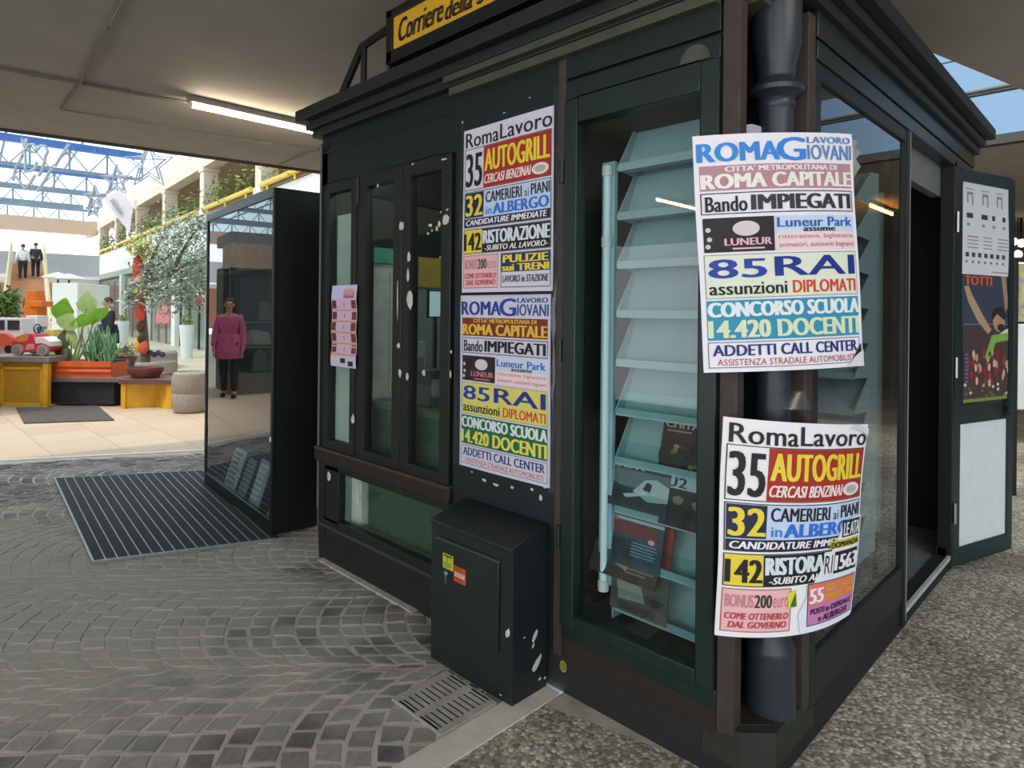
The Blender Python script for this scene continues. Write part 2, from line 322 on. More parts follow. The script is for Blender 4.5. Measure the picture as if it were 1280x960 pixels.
g = MB(); q = A1-en*.02; q2 = A2-en*.02
g.add([q+Vector((0, 0, .004)), q2+Vector((0, 0, .004)), q2+en*.07+Vector((0, 0, .004)), q+en*.07+Vector((0, 0, .004))], [(0, 1, 2, 3)], mat('white_threshold_stone', 'E4DCD0', .5, var=.05)); st(g, 'trim_3')

# ------------------------------------------------------------------ ceiling slabs
CZ = 3.2
def edge_c(p, q, z): return onp(*p, 2, z), onp(*q, 2, z)
c0, c1 = onp(0, 160, 2, CZ), onp(405, 215, 2, CZ)
cdn = (c1-c0).normalized()
L0 = c0-cdn*11; L1 = c1+cdn*4.5
s0 = Vector((2.2, .36, CZ)); s1 = Vector((4.17, -.145, CZ)); s1 = s0+(s1-s0).normalized()*3.9
slab = MB()
def slabpoly(pts, z0=CZ, z1=CZ+.55, m=None):
    slab.prism([(p_[0], p_[1]) for p_ in pts], lambda a_, b_, t_: Vector((a_, b_, t_)), z0, z1, m or ceilM)
slabpoly([(L0.x, L0.y), (-12, -2.6), (s0.x, -2.6), (s0.x, s0.y), (2.2, L1.y-.3), (L1.x, L1.y)])
st(slab, 'ceiling')
slab = MB(); slabpoly([(s0.x, s0.y), (s1.x, s1.y), (s1.x, -.72), (2.2, -.72)], CZ, CZ+.08); slabpoly([(2.2, -.72), (3.4, -.72), (3.4, -2.6), (2.2, -2.6)]); st(slab, 'ceiling_strip')
slab = MB(); slabpoly([(5.85, -9), (14, -9), (14, 9), (5.85, 9)], CZ, CZ+.06); slab.box(5.75, 5.86, -9, 9, CZ-.03, CZ+.06, mat('dark_beam_edge', '3C3A36', .7)); st(slab, 'ceiling_far')
b_ = MB(); bm_ = mat('skylight_bar_metal', '5B5F62', .5)
for xx in (4.38, 4.47): b_.cyl((xx, -.3, CZ+.12), (xx, 4, CZ+.12), .018, bm_)
b_.cyl((3.75, -.3, CZ+.2), (3.75, 4, CZ+.2), .007, bm_)
for xx in (4.38, 4.47): b_.cyl((xx, -2.7, CZ+.12), (xx, -.9, CZ+.12), .018, bm_)
st(b_, 'trim_4')
# dark bead along the hall-side edge of the ceiling, and joints
b_ = MB(); b_.tube([c0-cdn*6+Vector((0, 0, -.01)), c1+cdn*2+Vector((0, 0, -.01))], .022, mat('dark_bead', '3A3530', .7)); st(b_, 'trim_5')

b_ = MB(); b_.box(2.2, 14, -9.2, -9, 0, 3.2, mat('back_shop_wall', '6E6558', .8, var=.2, scale=1.2)); b_.box(14, 14.2, -9.2, 9, 0, 3.2, MATS['back_shop_wall']); b_.box(2.2, 5.8, -9, -4.2, CZ, CZ+.08, ceilM); st(b_, 'wall_right_rear')
# ceiling conduit
cond = mat('conduit_paint', '6E675B', .6, var=.1)
def cpt(px, py, z=CZ-.02): return onp(px, py, 2, z)
c_ = MB(); c_.tube([cpt(-60, 74), cpt(100, 104), cpt(242, 130)], .013, cond); c_.tube([cpt(152, -6), cpt(133, 34), cpt(100, 104), cpt(77, 136)], .011, cond)
c_.tube([cpt(77, 137), cpt(160, 150), cpt(250, 167), cpt(400, 188)], .007, cond); c_.tube([cpt(420, 178), cpt(350, 205)], .008, cond)
for q_ in ((133, 34), (40, 93), (160, 115)):
    P_ = cpt(*q_); c_.ball(P_, .02, cond)
tag(c_.build('ceiling_conduit'), 'thin grey cable conduits crossing under the concrete ceiling', 'conduit')
# fluorescent lamps
def ceiling_lamp(l0, l1, label, tint='FFEBCF', em=42):
    ld = (l1-l0).normalized(); l1 = l0+ld*1.22
    lm_ = thing('ceiling_lamp', (l0+l1)/2+Vector((0, 0, .05)), label, 'lamp')
    h_ = MB(); ln = Vector((-ld.y, ld.x, 0))
    M_ = Matrix(((ld.x, ln.x, 0, l0.x), (ld.y, ln.y, 0, l0.y), (0, 0, 1, l0.z), (0, 0, 0, 1)))
    h_.box(-.03, 1.25, -.035, .035, .0, .05, mat('lamp_housing_grey', '8A857C', .5), M_); h_.box(-.02, 0, -.02, .02, -.045, 0, white, M_); h_.box(1.22, 1.24, -.02, .02, -.045, 0, white, M_); h_.build('housing', lm_, .004)
    t_ = MB(); t_.cyl(l0+Vector((0, 0, -.022)), l1+Vector((0, 0, -.022)), .019, mat('lit_tube_'+tint, tint, .3, var=0, emit=em), n=14); t_.build('tube', lm_)
ceiling_lamp(onp(240, 128, 2, 3.15), onp(385, 160, 2, 3.15), 'lit fluorescent tube lamp mounted under the concrete ceiling by the kiosk corner')
for (x, y, lb, ti) in ((-7.2, 4.2, 'lit ceiling tube lamp left of the kiosk, mirrored in the front glass', 'FFD9A0'), (-4.2, .6, 'lit ceiling tube lamp over the cobbles behind the viewer', 'FFF1DC'), (-3.6, -1.7, 'lit ceiling tube lamp behind the viewer over the gravel floor', 'FFF1DC'), (-.8, -1.9, 'lit ceiling tube lamp over the gravel near the kiosk corner', 'FFF1DC'), (8.46, -2.13, 'lit warm ceiling tube lamp mirrored in the kiosk side window', 'FFB347')):
    ceiling_lamp(Vector((x, y, 3.15)), Vector((x+1, y, 3.15)), lb, ti)

# ------------------------------------------------------------------ the newspaper kiosk (front face x=0, side face y=0)
K = thing('newspaper_kiosk', (0, 0, 0), 'dark green newspaper kiosk with glazed display fronts and a projecting stepped cornice', 'kiosk')
LA, LB, WT = 2.74, 3.08, 2.5
YF, XF = .155, .335                                                # the corner notch runs from (0,YF) to (XF,0)
def ax(mb, x0, x1, y0, y1, z0, z1, m): mb.box(x0, x1, y0, y1, z0, z1, m)
# plinth and floor
b = MB()
b.prism([(0, LA), (0, .13), (.06, .02), (.13, 0), (1.55, 0), (1.55, .06), (.06, .06), (.06, LA)], lambda a, c, t: Vector((a, c, t)), 0, .15, plinthM)
b.box(.0, .06, 1.45, LA, .15, .22, plinthM); b.box(2.5, LB, 0, .06, 0, .15, plinthM); b.build('plinth', K, .006)
b = MB(); b.box(.06, LB-.05, .06, LA-.05, .06, .085, mat('grey_speckled_lino', '75777A', .6, var=.3, scale=40)); b.build('interior_floor', K)
b = MB(); b.box(1.55, 2.5, -.012, .06, .03, .10, inside); b.box(1.55, 2.5, -.018, -.002, .085, .108, mat('pale_sill_edge', 'B9BBB8', .6)); b.build('door_sill', K)
# corner notch: back faces and the base block
b = MB(); b.prism([(.02, YF), (.02, .10), (.10, .02), (.26, .02), (XF, .02), (XF, .05), (.34, .05), (.05, .22), (.02, .22)], lambda a, c, t: Vector((a, c, t)), .13, .19, dkbrown)
b.prism([(-.006, .20), (-.006, .075), (.075, -.006), (.40, -.006), (.40, .1), (.1, .2)], lambda a, c, t: Vector((a, c, t)), .07, .185, mat('corner_block_paint', '262A24', .6, var=.3, scale=16, wear='3D423B', wscale=25, wt=.66))
b.box(.10, .34, .19, .21, .15, WT, inside); b.box(.32, .34, .03, .2, .15, WT, inside); b.box(.03, .12, .15, .17, .15, WT, inside)
b.build('corner_notch', K)
for (x0, x1, y0, y1) in ((-.012, .04, .092, .152), (.275, .337, -.012, .04)):
    b = MB(); b.box(x0, x1, y0, y1, .16, WT+.02, brown); b.build('corner_batten', K, .004)
# face A, right bay: display case ---------------------------------------
def frameA(mb, y0, y1, z0, z1, w, x0, x1, m, wt=None, wb=None):
    wt = w if wt is None else wt; wb = w if wb is None else wb
    mb.box(x0, x1, y0, y0+w, z0, z1, m); mb.box(x0, x1, y1-w, y1, z0, z1, m); mb.box(x0, x1, y0+w, y1-w, z1-wt, z1, m); mb.box(x0, x1, y0+w, y1-w, z0, z0+wb, m)
b = MB(); b.box(-.012, .05, .152, .84, .15, .285, dkbrown); b.box(-.016, 0, .152, .84, .225, .29, green2); b.build('bottom_rail', K, .004)
dc = MB(); frameA(dc, .155, .80, .285, 2.325, .065, -.03, .03, green2, wt=.095, wb=.05); dcf = dc.build('display_case_frame', K, .005)
b = MB(); b.box(.0, .006, .22, .735, .33, 2.235, gl); b.build('glass_pane', dcf)
b = MB()                                                           # hinges of the case door
for z_ in (.62, 1.35, 2.05): b = MB(); b.cyl((-.03, .808, z_-.045), (-.03, .808, z_+.045), .009, green2); b.build('hinge', dcf)
b = MB()                                                           # case lining
lin_ = mat('case_lining_paint', '93A9AC', .5, var=.06, scale=5)
b.box(.46, .48, .16, .80, .2, 2.40, lin_); b.box(.03, .48, .79, .80, .2, 2.40, mat('case_dark_reveal', '1A211F', .6)); b.box(.34, .48, .16, .17, .2, 2.4, lin_); b.box(.03, .48, .16, .80, .255, .30, mat('case_floor_green', '27312F', .6, var=.2)); b.box(.03, .48, .16, .80, 2.235, 2.26, mat('case_top_brown', '463A31', .7, var=.15)); b.build('case_lining', K)
b = MB()
for z0_, z1_ in ((2.325, 2.40), (2.412, 2.52), (2.53, 2.6)): b.box(-.02, .03, .155, .80, z0_, z1_, panelg)
b.box(.0, .02, .155, .82, 2.32, 2.6, inside); 
b.add([(-.0215, .26+.055*math.cos(t_/10*math.pi)-.015, 2.335+.055*math.sin(t_/10*math.pi)) for t_ in range(11)], [tuple(range(11))], mat('worn_patch', '4C4B43', .8, var=.15))
b.build('fascia_boards', K, .003)
b = MB(); b.box(-.02, .05, .80, .84, .15, 2.6, brown); b.build('mullion_post', K, .003)
# poster panel between
def flakes(mb, pts, x, seed=0):
    rn = random.Random(seed)
    for (px, py, w, h) in pts:
        P = onp(px, py, 0, x); k = P.x-CAM.x; sc_ = (P-CAM).dot(fw)/FPX
        ww, hh = w*sc_*.75, h*sc_*.5; nn = 7
        mb.add([(x, P.y+ww*math.cos(2*math.pi*i/nn)*rn.uniform(.6, 1.1), P.z+hh*math.sin(2*math.pi*i/nn)*rn.uniform(.6, 1.1)) for i in range(nn)], [tuple(range(nn))], flake)
b = MB(); b.box(-.012, .05, .84, 1.475, .15, 2.54, panelg)
flakes(b, [(676, 622, 5, 10), (681, 609, 4, 5), (665, 612, 4, 4), (605, 600, 6, 4), (620, 606, 8, 4), (640, 609, 5, 4), (630, 141, 4, 2), (662, 122, 3, 2), (668, 140, 3, 3), (578, 153, 3, 4), (590, 590, 3, 3)], -.0135, 3)
b.build('poster_panel', K, .003)
# face A, left bay: base panel, sill, windows ---------------------------------------
b = MB(); frameA(b, 1.475, LA-.02, .22, .60, .07, -.01, .04, winGr, wt=.045, wb=.05); b.box(-.01, .04, 2.5, 2.66, .25, .58, winGr); b.box(-.016, .0, 1.475, LA-.02, .205, .225, brown)
flakes(b, [(411, 595, 7, 15), (446, 622, 8, 16)], -.0115, 8)
lf = b.build('low_panel_frame', K, .003)
b = MB(); b.box(.012, .016, 1.54, 2.5, .26, .56, gl); b.build('glass_pane', lf)
b = MB(); tealin = mat('low_case_teal_lining', '5E7474', .6, var=.12, scale=5); b.box(.30, .32, 1.5, 2.6, .24, .6, mat('low_case_back', '5B6461', .7, var=.2, scale=4)); b.box(.04, .32, 1.5, 2.6, .23, .25, tealin); b.box(.04, .32, 2.50, 2.52, .24, .6, mat('low_case_side', '7F969B', .6)); b.build('low_case_lining', K)
b = MB(); b.box(-.035, .05, 1.475, LA, .598, .675, dkbrown); b.box(-.04, .05, 1.475, LA, .665, .682, brown); b.build('window_sill', K, .006)
b = MB(); b.box(-.005, .05, 2.665, LA, .15, WT, winGr); b.cyl((-.012, LA-.01, .3), (-.012, LA-.01, 2.5), .008, mat('grey_cable', '5C605C', .5)); b.build('end_post', K, .003)
b = MB(); b.box(-.005, .05, 1.475, LA, 2.245, 2.46, panelg); b.box(.0, .05, 1.475, LA, 2.46, 2.56, panelg); b.box(-.01, .0, 1.475, LA, 2.435, 2.45, winGr); b.build('frieze_board', K, .003)
fk = {0: [], 1: [], 2: [(441, 524, 6, 16), (497, 372, 2, 60), (472, 232, 3, 5)], 3: [(502, 282, 10, 14), (511, 322, 5, 16), (510, 345, 4, 20), (512, 374, 10, 26), (500, 466, 5, 12), (509, 470, 5, 11), (559, 262, 5, 3), (557, 275, 10, 16), (549, 280, 4, 10), (563, 468, 3, 12), (564, 440, 3, 6), (516, 205, 4, 3), (555, 199, 10, 3), (498, 432, 5, 7)]}
for i, (y0, y1, kind) in enumerate(((2.325, 2.652, 1), (1.885, 2.285, 2), (1.495, 1.88, 3))):
    b = MB(); w_ = .045 if i == 0 else .07; wd = .045 if i == 0 else .075
    frameA(b, y0, y1, .682, 2.245, w_, -.022, .03, winGr, wt=.07 if i else .06, wb=.05)
    flakes(b, fk[kind], -.0235, kind)
    o = b.build('window_sash', K, .004)
    c_ = MB(); c_.box(.0, .005, y0+w_, y1-w_, .73, 2.18, glB)
    if kind == 3:
        rn = random.Random(5)
        for (px, py, w, h) in ((538, 282, 8, 5), (546, 286, 5, 11), (535, 292, 4, 4), (553, 265, 12, 4), (550, 322, 5, 4), (530, 466, 8, 10), (540, 288, 3, 4)):
            P = onp(px, py, 0, -.001); sc_ = (P-CAM).dot(fw)/FPX
            c_.add([(-.001, P.y+w*sc_*.7*math.cos(k)*rn.uniform(.5, 1), P.z+h*sc_*.5*math.sin(k)*rn.uniform(.5, 1)) for k in (0, 1, 2, 3, 4, 5)], [(0, 1, 2, 3, 4, 5)], flake)
    c_.build('glass_pane', o)
b = MB(); b.box(-.015, .05, 2.285, 2.325, .682, 2.245, winGr); b.cyl((-.018, 2.305, 2.24), (-.018, 2.305, 2.09), .012, black); b.build('mullion_post', K, .003)
b = MB(); b.box(.03, .034, 2.345, 2.64, .70, 2.06, mat('pale_paper_blind', 'B4C6BA', .8, var=.05, scale=3)); b.build('paper_blind', K)
# face B ---------------------------------------
def frameB(mb, x0, x1, z0, z1, w, y0, y1, m, wt=None, wb=None):
    wt = w if wt is None else wt; wb = w if wb is None else wb
    mb.box(x0, x0+w, y0, y1, z0, z1, m); mb.box(x1-w, x1, y0, y1, z0, z1, m); mb.box(x0+w, x1-w, y0, y1, z1-wt, z1, m); mb.box(x0+w, x1-w, y0, y1, z0, z0+wb, m)
b = MB(); frameB(b, .337, 1.53, .15, 2.375, .05, -.012, .04, green, wt=.06, wb=.17); of = b.build('window_frame', K, .004)
b = MB(); b.box(.39, 1.48, .0, .006, .32, 2.315, glS); b.build('glass_pane', of)
b = MB(); b.box(1.50, 1.555, -.016, .05, .03, 2.40, green); b.box(1.543, 1.55, -.019, -.014, .05, 2.39, mat('dull_metal_edge', '8A8E90', .5, .3)); b.build('door_jamb', K, .003)
b = MB(); b.box(2.5, 2.57, -.02, .05, .03, 2.40, black); b.box(2.57, LB, -.005, .05, .15, 2.40, panelg); b.build('door_jamb', K, .003)
b = MB()
for z0_, z1_ in ((2.375, 2.44), (2.452, 2.56)): b.box(.337, LB, -.02, .05, z0_, z1_, mat('side_frieze_paint', '20282C', .3, var=.12, scale=5, wear='3A444A', wscale=12, wt=.7))
b.box(1.56, 2.5, .05, .1, 2.2, 2.38, mat('shutter_box_grey', '6F7376', .5)); b.build('frieze_board', K, .003)
# back and inner walls, roof
b = MB(); b.box(LB-.05, LB, 0.05, LA, 0, 2.56, inside); b.box(.05, LB-.05, LA-.05, LA, 0, 2.56, inside); b.box(.05, LB-.05, .05, LA-.05, 2.5, 2.56, mat('kiosk_ceiling_paint', '4A4742', .8)); b.build('wall_panel', K)
b = MB(); ovs = ((2.54, 2.585, .045), (2.585, 2.625, .075), (2.635, 2.70, .12))
for z0_, z1_, o_ in ovs: b.box(-o_, LB+o_*.6, -o_, LA+o_, z0_, z1_, mat('cornice_paint', '1A2021', .55, var=.2, scale=6, wear='2E3332', wscale=16, wt=.72))
b.box(-.07, LB, -.07, LA+.05, 2.625, 2.635, inside); b.box(-.06, LB, -.06, LA+.04, 2.70, 2.74, inside)
b.build('cornice', K, .006)
b = MB()
b.box(-.075, -.0, .155, 1.5, 2.552, 2.582, olive); b.box(-.055, -.0, .155, 1.48, 2.495, 2.532, olive); b.build('cornice_strip', K, .003)
# open door leaf
dl = Vector((.955, -.297, 0)).normalized(); dn = Vector((dl.y, -dl.x, 0))
DM = Matrix(((dl.x, dn.x, 0, 2.548), (dl.y, dn.y, 0, 0), (0, 0, 1, 0), (0, 0, 0, 1)))
def leafpt(s, n_, z_): return DM @ Vector((s, n_, z_))
b = MB(); fr = mat('door_leaf_paint', '1E2D31', .4, var=.12, scale=8)
for (a0, a1, z0_, z1_) in ((0, .07, .035, 2.37), (.61, .672, .035, 2.37), (.07, .61, 2.30, 2.37), (.07, .61, .86, .97), (.07, .61, .035, .135)): b.box(a0, a1, -.02, .02, z0_, z1_, fr, DM)
dr = b.build('door', K, .004)
b = MB(); b.box(.07, .61, -.004, .004, .97, 2.30, glB, DM); b.build('glass_pane', dr)
b = MB(); b.box(.07, .61, -.008, .008, .135, .86, white, DM); b.build('white_panel', dr)
b = MB(); b.tube([leafpt(.58, .02, .925), leafpt(.58, .055, .925), leafpt(.50, .06, .925)], .010, black); b.box(.555, .605, .018, .028, .88, .97, black, DM); b.build('handle', dr)
b = MB()
for z_ in (.35, 1.2, 2.05): b = MB(); b.cyl((2.535, -.03, z_-.06), (2.535, -.03, z_+.06), .010, chrome); b.build('hinge', dr)
# things inside the kiosk seen through the windows
o = thing('storage_cupboard', (.27, 2.56, .085), 'white cupboard with a teal top band behind the kiosk middle window', 'cupboard')
b = MB(); b.box(.08, .46, 2.42, 2.685, .085, 1.78, mat('cupboard_white', 'D9DBCF', .6)); b.build('body', o, .006)
b = MB(); b.box(.07, .47, 2.40, 2.685, 1.78, 1.87, mat('teal_band', '5FB79C', .6)); b.build('top_band', o)
for xa in (.09, .275): b = MB(); b.box(xa, xa+.175, 2.41, 2.42, .12, 1.75, mat('cupboard_door_white', 'E2E4DA', .6)); b.build('door', o)
o = thing('counter', (.35, 2.0, .085), 'dark green shop counter inside the kiosk below the windows', 'counter')
b = MB(); b.box(.10, .48, 1.55, 2.36, .085, .95, mat('counter_green', '35543F', .6, var=.2)); b.build('body', o, .006)
b = MB(); b.box(.09, .52, 1.53, 2.38, .95, .98, mat('counter_top_green', '46654E', .4)); b.build('worktop', o)
o = thing('till_screen', (.37, 2.09, .98), 'small till screen glowing pale blue behind the kiosk right window', 'screen')
b = MB(); b.box(.31, .43, 2.085, 2.10, 1.46, 1.62, black); b.cyl((.37, 2.10, .98), (.37, 2.10, 1.5), .012, black); b.box(.31, .43, 2.04, 2.16, .98, .99, black); b.build('stand', o)
b = MB(); b.box(.318, .422, 2.081, 2.085, 1.468, 1.612, mat('lit_screen', 'B6D6DC', .3, var=0, emit=.3)); b.build('display', o)
o = thing('notice_board', (.72, 2.68, 1.3), 'pale wall board with a yellow heading strip inside the kiosk behind the right window', 'board')
b = MB(); b.box(.50, 1.05, 2.655, 2.69, .6, 1.66, mat('board_pale', 'A9B0A4', .7, var=.1, scale=4)); b.build('panel', o)
b = MB(); b.box(.50, 1.05, 2.645, 2.69, 1.66, 1.86, mat('yellow_board', 'D0AC4C', .6, var=.1)); b.build('heading_strip', o)
for i, (x, y, w, h, c, lb) in enumerate(((.30, 2.22, .12, .34, 'C8CCC4', 'pale boxed leaflet pack on the kiosk counter beside the middle window'), (.40, 1.85, .10, .30, '3B4247', 'dark card box on the kiosk counter in front of the till screen'), (.24, 1.98, .14, .20, '5B625C', 'grey tray of papers on the kiosk counter between the two sashes'))):
    b = MB(); b.box(x-.05, x+.05, y-w/2, y+w/2, .98, .98+h, C(c)); b.box(x-.04, x+.04, y-w/2-.002, y+w/2-.02, .98+h*.25, .98+h*.75, C('9AA39F')); tag(b.build('leaflet_box' if i < 2 else 'paper_tray', None, .004), lb, 'box' if i < 2 else 'tray')
ceiling_lamp(Vector((.35, 1.62, 2.45)), Vector((.35, 2.6, 2.45)), 'lit tube lamp under the kiosk ceiling behind the windows', 'E9FFF2', 18)

# sign on the roof ---------------------------------------
SG = thing('roof_sign', (-.02, 1.0, 2.74), 'black framed yellow newspaper sign standing on the kiosk roof edge', 'sign')
b = MB(); b.box(-.06, .10, -.05, 1.96, 2.76, 3.03, black); b.box(-.075, -.06, -.05, 1.96, 2.76, 2.822, black); b.box(-.075, -.06, -.05, 1.96, 2.99, 3.03, black); b.box(-.075, -.06, 1.915, 1.96, 2.76, 3.03, black); b.build('box_frame', SG, .004)
def sgp(u, v, o): return Vector((-.062-o, 1.915-u*1.94, 2.822+v*.168))
S = Sheet(sgp, 'D8A625'); S.text('Corriere', .025, .14, .205, .82, '171410', .02, .25); S.text('della Sera', .215, .32, .42, .86, '171410', .02, .25); S.b.build('sign_face', SG)
b = MB()
for yy in (2.22,): b.tube([(-.03, 2.48, 2.72), (-.03, 2.26, 2.95), (-.03, 1.95, 2.98)], .022, black); b.tube([(-.03, 2.24, 2.72), (-.03, 2.24, 2.95)], .018, black); b.tube([(-.03, 2.0, 2.74), (-.03, 1.95, 2.98)], .014, black)
b.build('bracket', SG)

# downpipe in the corner notch
PX, PY = .195, .063
DP = thing('downpipe', (PX, PY, .17), 'dark grey painted iron downpipe standing in the kiosk corner notch', 'pipe')
b = MB(); b.lathe([(.055, .40), (.055, 2.2)], (PX, PY, 0), pipeM); b.lathe([(.058, 2.28), (.064, 2.34), (.078, 2.40), (.08, 2.9), (.08, 3.2)], (PX, PY, 0), pipeM); b.build('pipe', DP)
b = MB(); b.lathe([(.055, 2.18), (.060, 2.19), (.060, 2.205), (.055, 2.215), (.066, 2.225), (.086, 2.235), (.088, 2.25), (.078, 2.262), (.066, 2.272), (.060, 2.285)], (PX, PY, 0), pipeM); b.build('collar', DP)
b = MB(); b.lathe([(.078, .172), (.080, .19), (.077, .375), (.079, .39), (.075, .40), (.054, .455), (.054, .47)], (PX, PY, 0), pipeM); b.build('base_sleeve', DP)

# utility box
UB = thing('utility_box', (-.1, 1.12, 0), 'dark grey-green metal utility box with two stickers standing against the kiosk front', 'utility box')
ub = mat('utility_box_paint', '1C2225', .45, var=.18, scale=8, wear='33393A', wscale=14, wt=.68)
b = MB(); y0, y1 = .872, 1.37
b.prism([(-.215, 0), (-.215, .585), (-.222, .585), (-.222, .602), (-.05, .652), (-.016, .652), (-.016, 0)], lambda a, c, t: Vector((a, t, c)), y0, y1, ub)
rn = random.Random(4)
def flk(mb, pts, fn, seed=1):
    rn = random.Random(seed)
    for a0, c0_, w, h, rot in pts:
        mb.add([fn(a0+w*math.cos(k)*rn.uniform(.6, 1)*math.cos(rot)-h*math.sin(k)*math.sin(rot), c0_+w*math.cos(k)*math.sin(rot)+h*math.sin(k)*rn.uniform(.6, 1)*math.cos(rot)) for k in [i*math.pi/4 for i in range(8)]], [tuple(range(8))], flake)
flk(b, [(-.09, .23, .03, .012, .9), (-.075, .12, .045, .016, .7), (-.15, .245, .008, .004, 0), (-.10, .195, .012, .006, .8), (-.06, .05, .01, .008, 0), (-.03, .042, .008, .006, 0)], lambda a, c: Vector((a, y0-.0008, c)))
flk(b, [(y0+.025, .275, .013, .024, .2), (y0+.06, .005+.02, .008, .005, 0)], lambda a, c: Vector((-.2158, a, c)), 2)
b.build('housing', UB, .006)
b = MB(); b.box(-.225, -.215, y0+.07, y1-.05, .19, .535, ub); b.box(-.228, -.215, y0+.065, y1-.045, .53, .54, mat('box_door_edge', '3A4244', .5)); b.cyl((-.226, y1-.115, .40), (-.232, y1-.115, .40), .012, chrome); b.box(-.231, -.225, y1-.121, y1-.109, .36, .40, mat('key_plate', '4D5355', .5)); b.build('door', UB, .003)
def ubp(yc, zc, w, h): return lambda u, v, o: Vector((-.2262-o, yc+w/2-u*w, zc-h/2+v*h))
S = Sheet(ubp(1.243, .452, .068, .062), 'B9C23A', 2, 2, .0004); S.text('T', .3, .15, .6, .55, '3B4A1C', .02); lines(S, .1, .6, .9, .95, 3, '4E5B22'); S.rect(.08, .06, .9, .2, '55611F'); tag(S.b.build('sticker'), 'yellow-green square sticker on the utility box door', 'sticker')
S = Sheet(ubp(1.168, .418, .074, .064), 'C4552F', 2, 2, .0004); S.rect(.08, .38, .92, .66, 'D9C9C0'); lines(S, .1, .08, .9, .34, 2, '7E2C17'); lines(S, .12, .42, .88, .64, 2, '8A5A50'); lines(S, .1, .72, .9, .95, 2, '7E2C17'); tag(S.b.build('sticker'), 'orange-red sticker with a pale band on the utility box door', 'sticker')
S = Sheet(lambda u, v, o: Vector((-.001-o, .80-.035*(u-.5)*1.0, .105+.045*(v-.5))), '171A1C', 2, 2, .0002); S.oval(.5, .5, .5, .5, 'A8A43C').oval(.5, .5, .36, .36, '6E6E2C', .0012).poly([(.36, .62), (.5, .3), (.64, .62)], 'B9B548', .0016); tag(S.b.build('round_sticker'), 'small round yellow sticker on the kiosk plinth beside the utility box', 'sticker')

# ------------------------------------------------------------------ racks and magazines
def rack(name, label, y0, y1, x0, tiers, step, sx, lips, loc):
    R = thing(name, loc, label, 'rack')
    zt = tiers[-1]+step*.9
    prof = [(x0+sx, tiers[0]-.05), (x0, tiers[0]-.05)]
    for z_ in tiers: prof += [(x0, z_), (x0+sx*.62, z_+step-.012)]
    prof += [(x0+sx, tiers[-1]+step)]
    for ya in (y0, y1-.006):
        b = MB(); n_ = len(prof)
        b.prism(prof, lambda a, c, t: Vector((a, t, c)), ya, ya+.006, rackw); b.build('side_panel', R)
    b = MB(); b.box(x0+sx-.012, x0+sx, y0+.006, y1-.006, tiers[0]-.05, tiers[-1]+step, rackw); b.build('back_panel', R)
    for k, z_ in enumerate(tiers):
        b = MB(); b.prism([(x0+.008, z_), (x0+.06, z_+.002), (x0+sx*.75, z_+step-.005), (x0+sx*.75+.006, z_+step-.005), (x0+.066, z_-.006), (x0+.008, z_-.008)], lambda a, c, t: Vector((a, t, c)), y0+.006, y1-.006, rackw)
        b.box(x0+.004, x0+.010, y0+.006, y1-.006, z_-.008, z_+.022, rackw)
        o = b.build('shelf', R)
        if k < lips:
            c_ = MB(); c_.box(x0-.002, x0+.001, y0+.002, y1-.002, z_, z_+.09, mat_lip); c_.build('clear_lip', o)
    return R
mat_lip = glass('clear_acrylic', (.86, .95, .95), 1.45, 1.0)
T0 = [.34+.1915*i for i in range(10)]
rack('magazine_rack', 'pale blue-white stepped magazine rack inside the front display case', .20, .665, .13, T0, .1915, .19, 5, (.2, .43, .30))
T1 = [.42+.16*i for i in range(11)]
rack('magazine_rack', 'pale blue stepped rack deep behind the side window, half hidden by the hung posters', .10, .34, 1.14, T1, .16, .34, 0, (1.2, .3, .085))
b = MB(); b.cyl((1.555, .12, .44), (1.555, .12, 2.1), .022, rackw); b.cyl((1.555, .12, .085), (1.555, .12, .44), .012, black); b.cyl((1.555, .12, .085), (1.555, .12, .10), .06, black); tag(b.build('standing_pole'), 'pale blue upright pole inside the kiosk behind the side window', 'pole')
# tube lamp on the left of the case
tl = thing('case_tube_lamp', (.10, .695, .42), 'white vertical tube lamp at the edge of the front display case', 'lamp')
tubw = mat('unlit_case_tube_glow', 'C4DEE8', .35, var=0, emit=.12)  # tube is switched off; a faint glow is added to brighten its colour
b = MB(); b.cyl((.12, .70, .44), (.12, .70, 2.06), .014, tubw); b.build('tube', tl)
b = MB(); b.box(.135, .155, .675, .735, .42, 2.10, mat('lamp_batten', '9CBCC8', .4)); b.build('batten', tl)
for z_ in (.42, 1.78, 2.06):
    b = MB(); b.cyl((.12, .70, z_-.02), (.12, .70, z_+.02), .022, white); b.build('holder', tl)

def mag(px0, py0, px1, py1, x, lean, c, label, name='magazine', th=.004):
    a, b2 = onp(px0, py0, 0, x+lean), onp(px1, py1, 0, x)
    ya, yb, za, zb = a.y, b2.y, b2.z, a.z
    fn = lambda u, v, o: Vector((x+lean*v-o, ya+(yb-ya)*u, za+(zb-za)*v))
    return Sheet(fn, c, 3, 3, th), label, name
def done(t): tag(t[0].b.build(t[2]), t[1], 'magazine')
t = mag(768, 556, 812, 620, .175, .05, '1E2024', 'dark magazine peeping out behind the surf magazine in the display case'); t[0].oval(.5, .28, .18, .22, '4A3B38').rect(.1, .04, .9, .12, '30343A'); done(t)
t = mag(832, 515, 897, 598, .165, .05, '3B1F20', 'dark red guitar magazine standing highest in the display case rack'); t[0].rect(0, .5, 1, 1, '2C1B17').text('CHITARRE', .05, .10, .96, .26, 'B9B6AC', .03).rect(.08, .05, .45, .075, '8C7F76').rect(.08, .30, .5, .33, '9A8E84')
for i in range(16): t[0].oval(random.uniform(.2, .9), random.uniform(.58, .95), .05, .04, random.choice(['8A6A3F', '5B3420', 'A88A55', '3D2520']))
done(t)
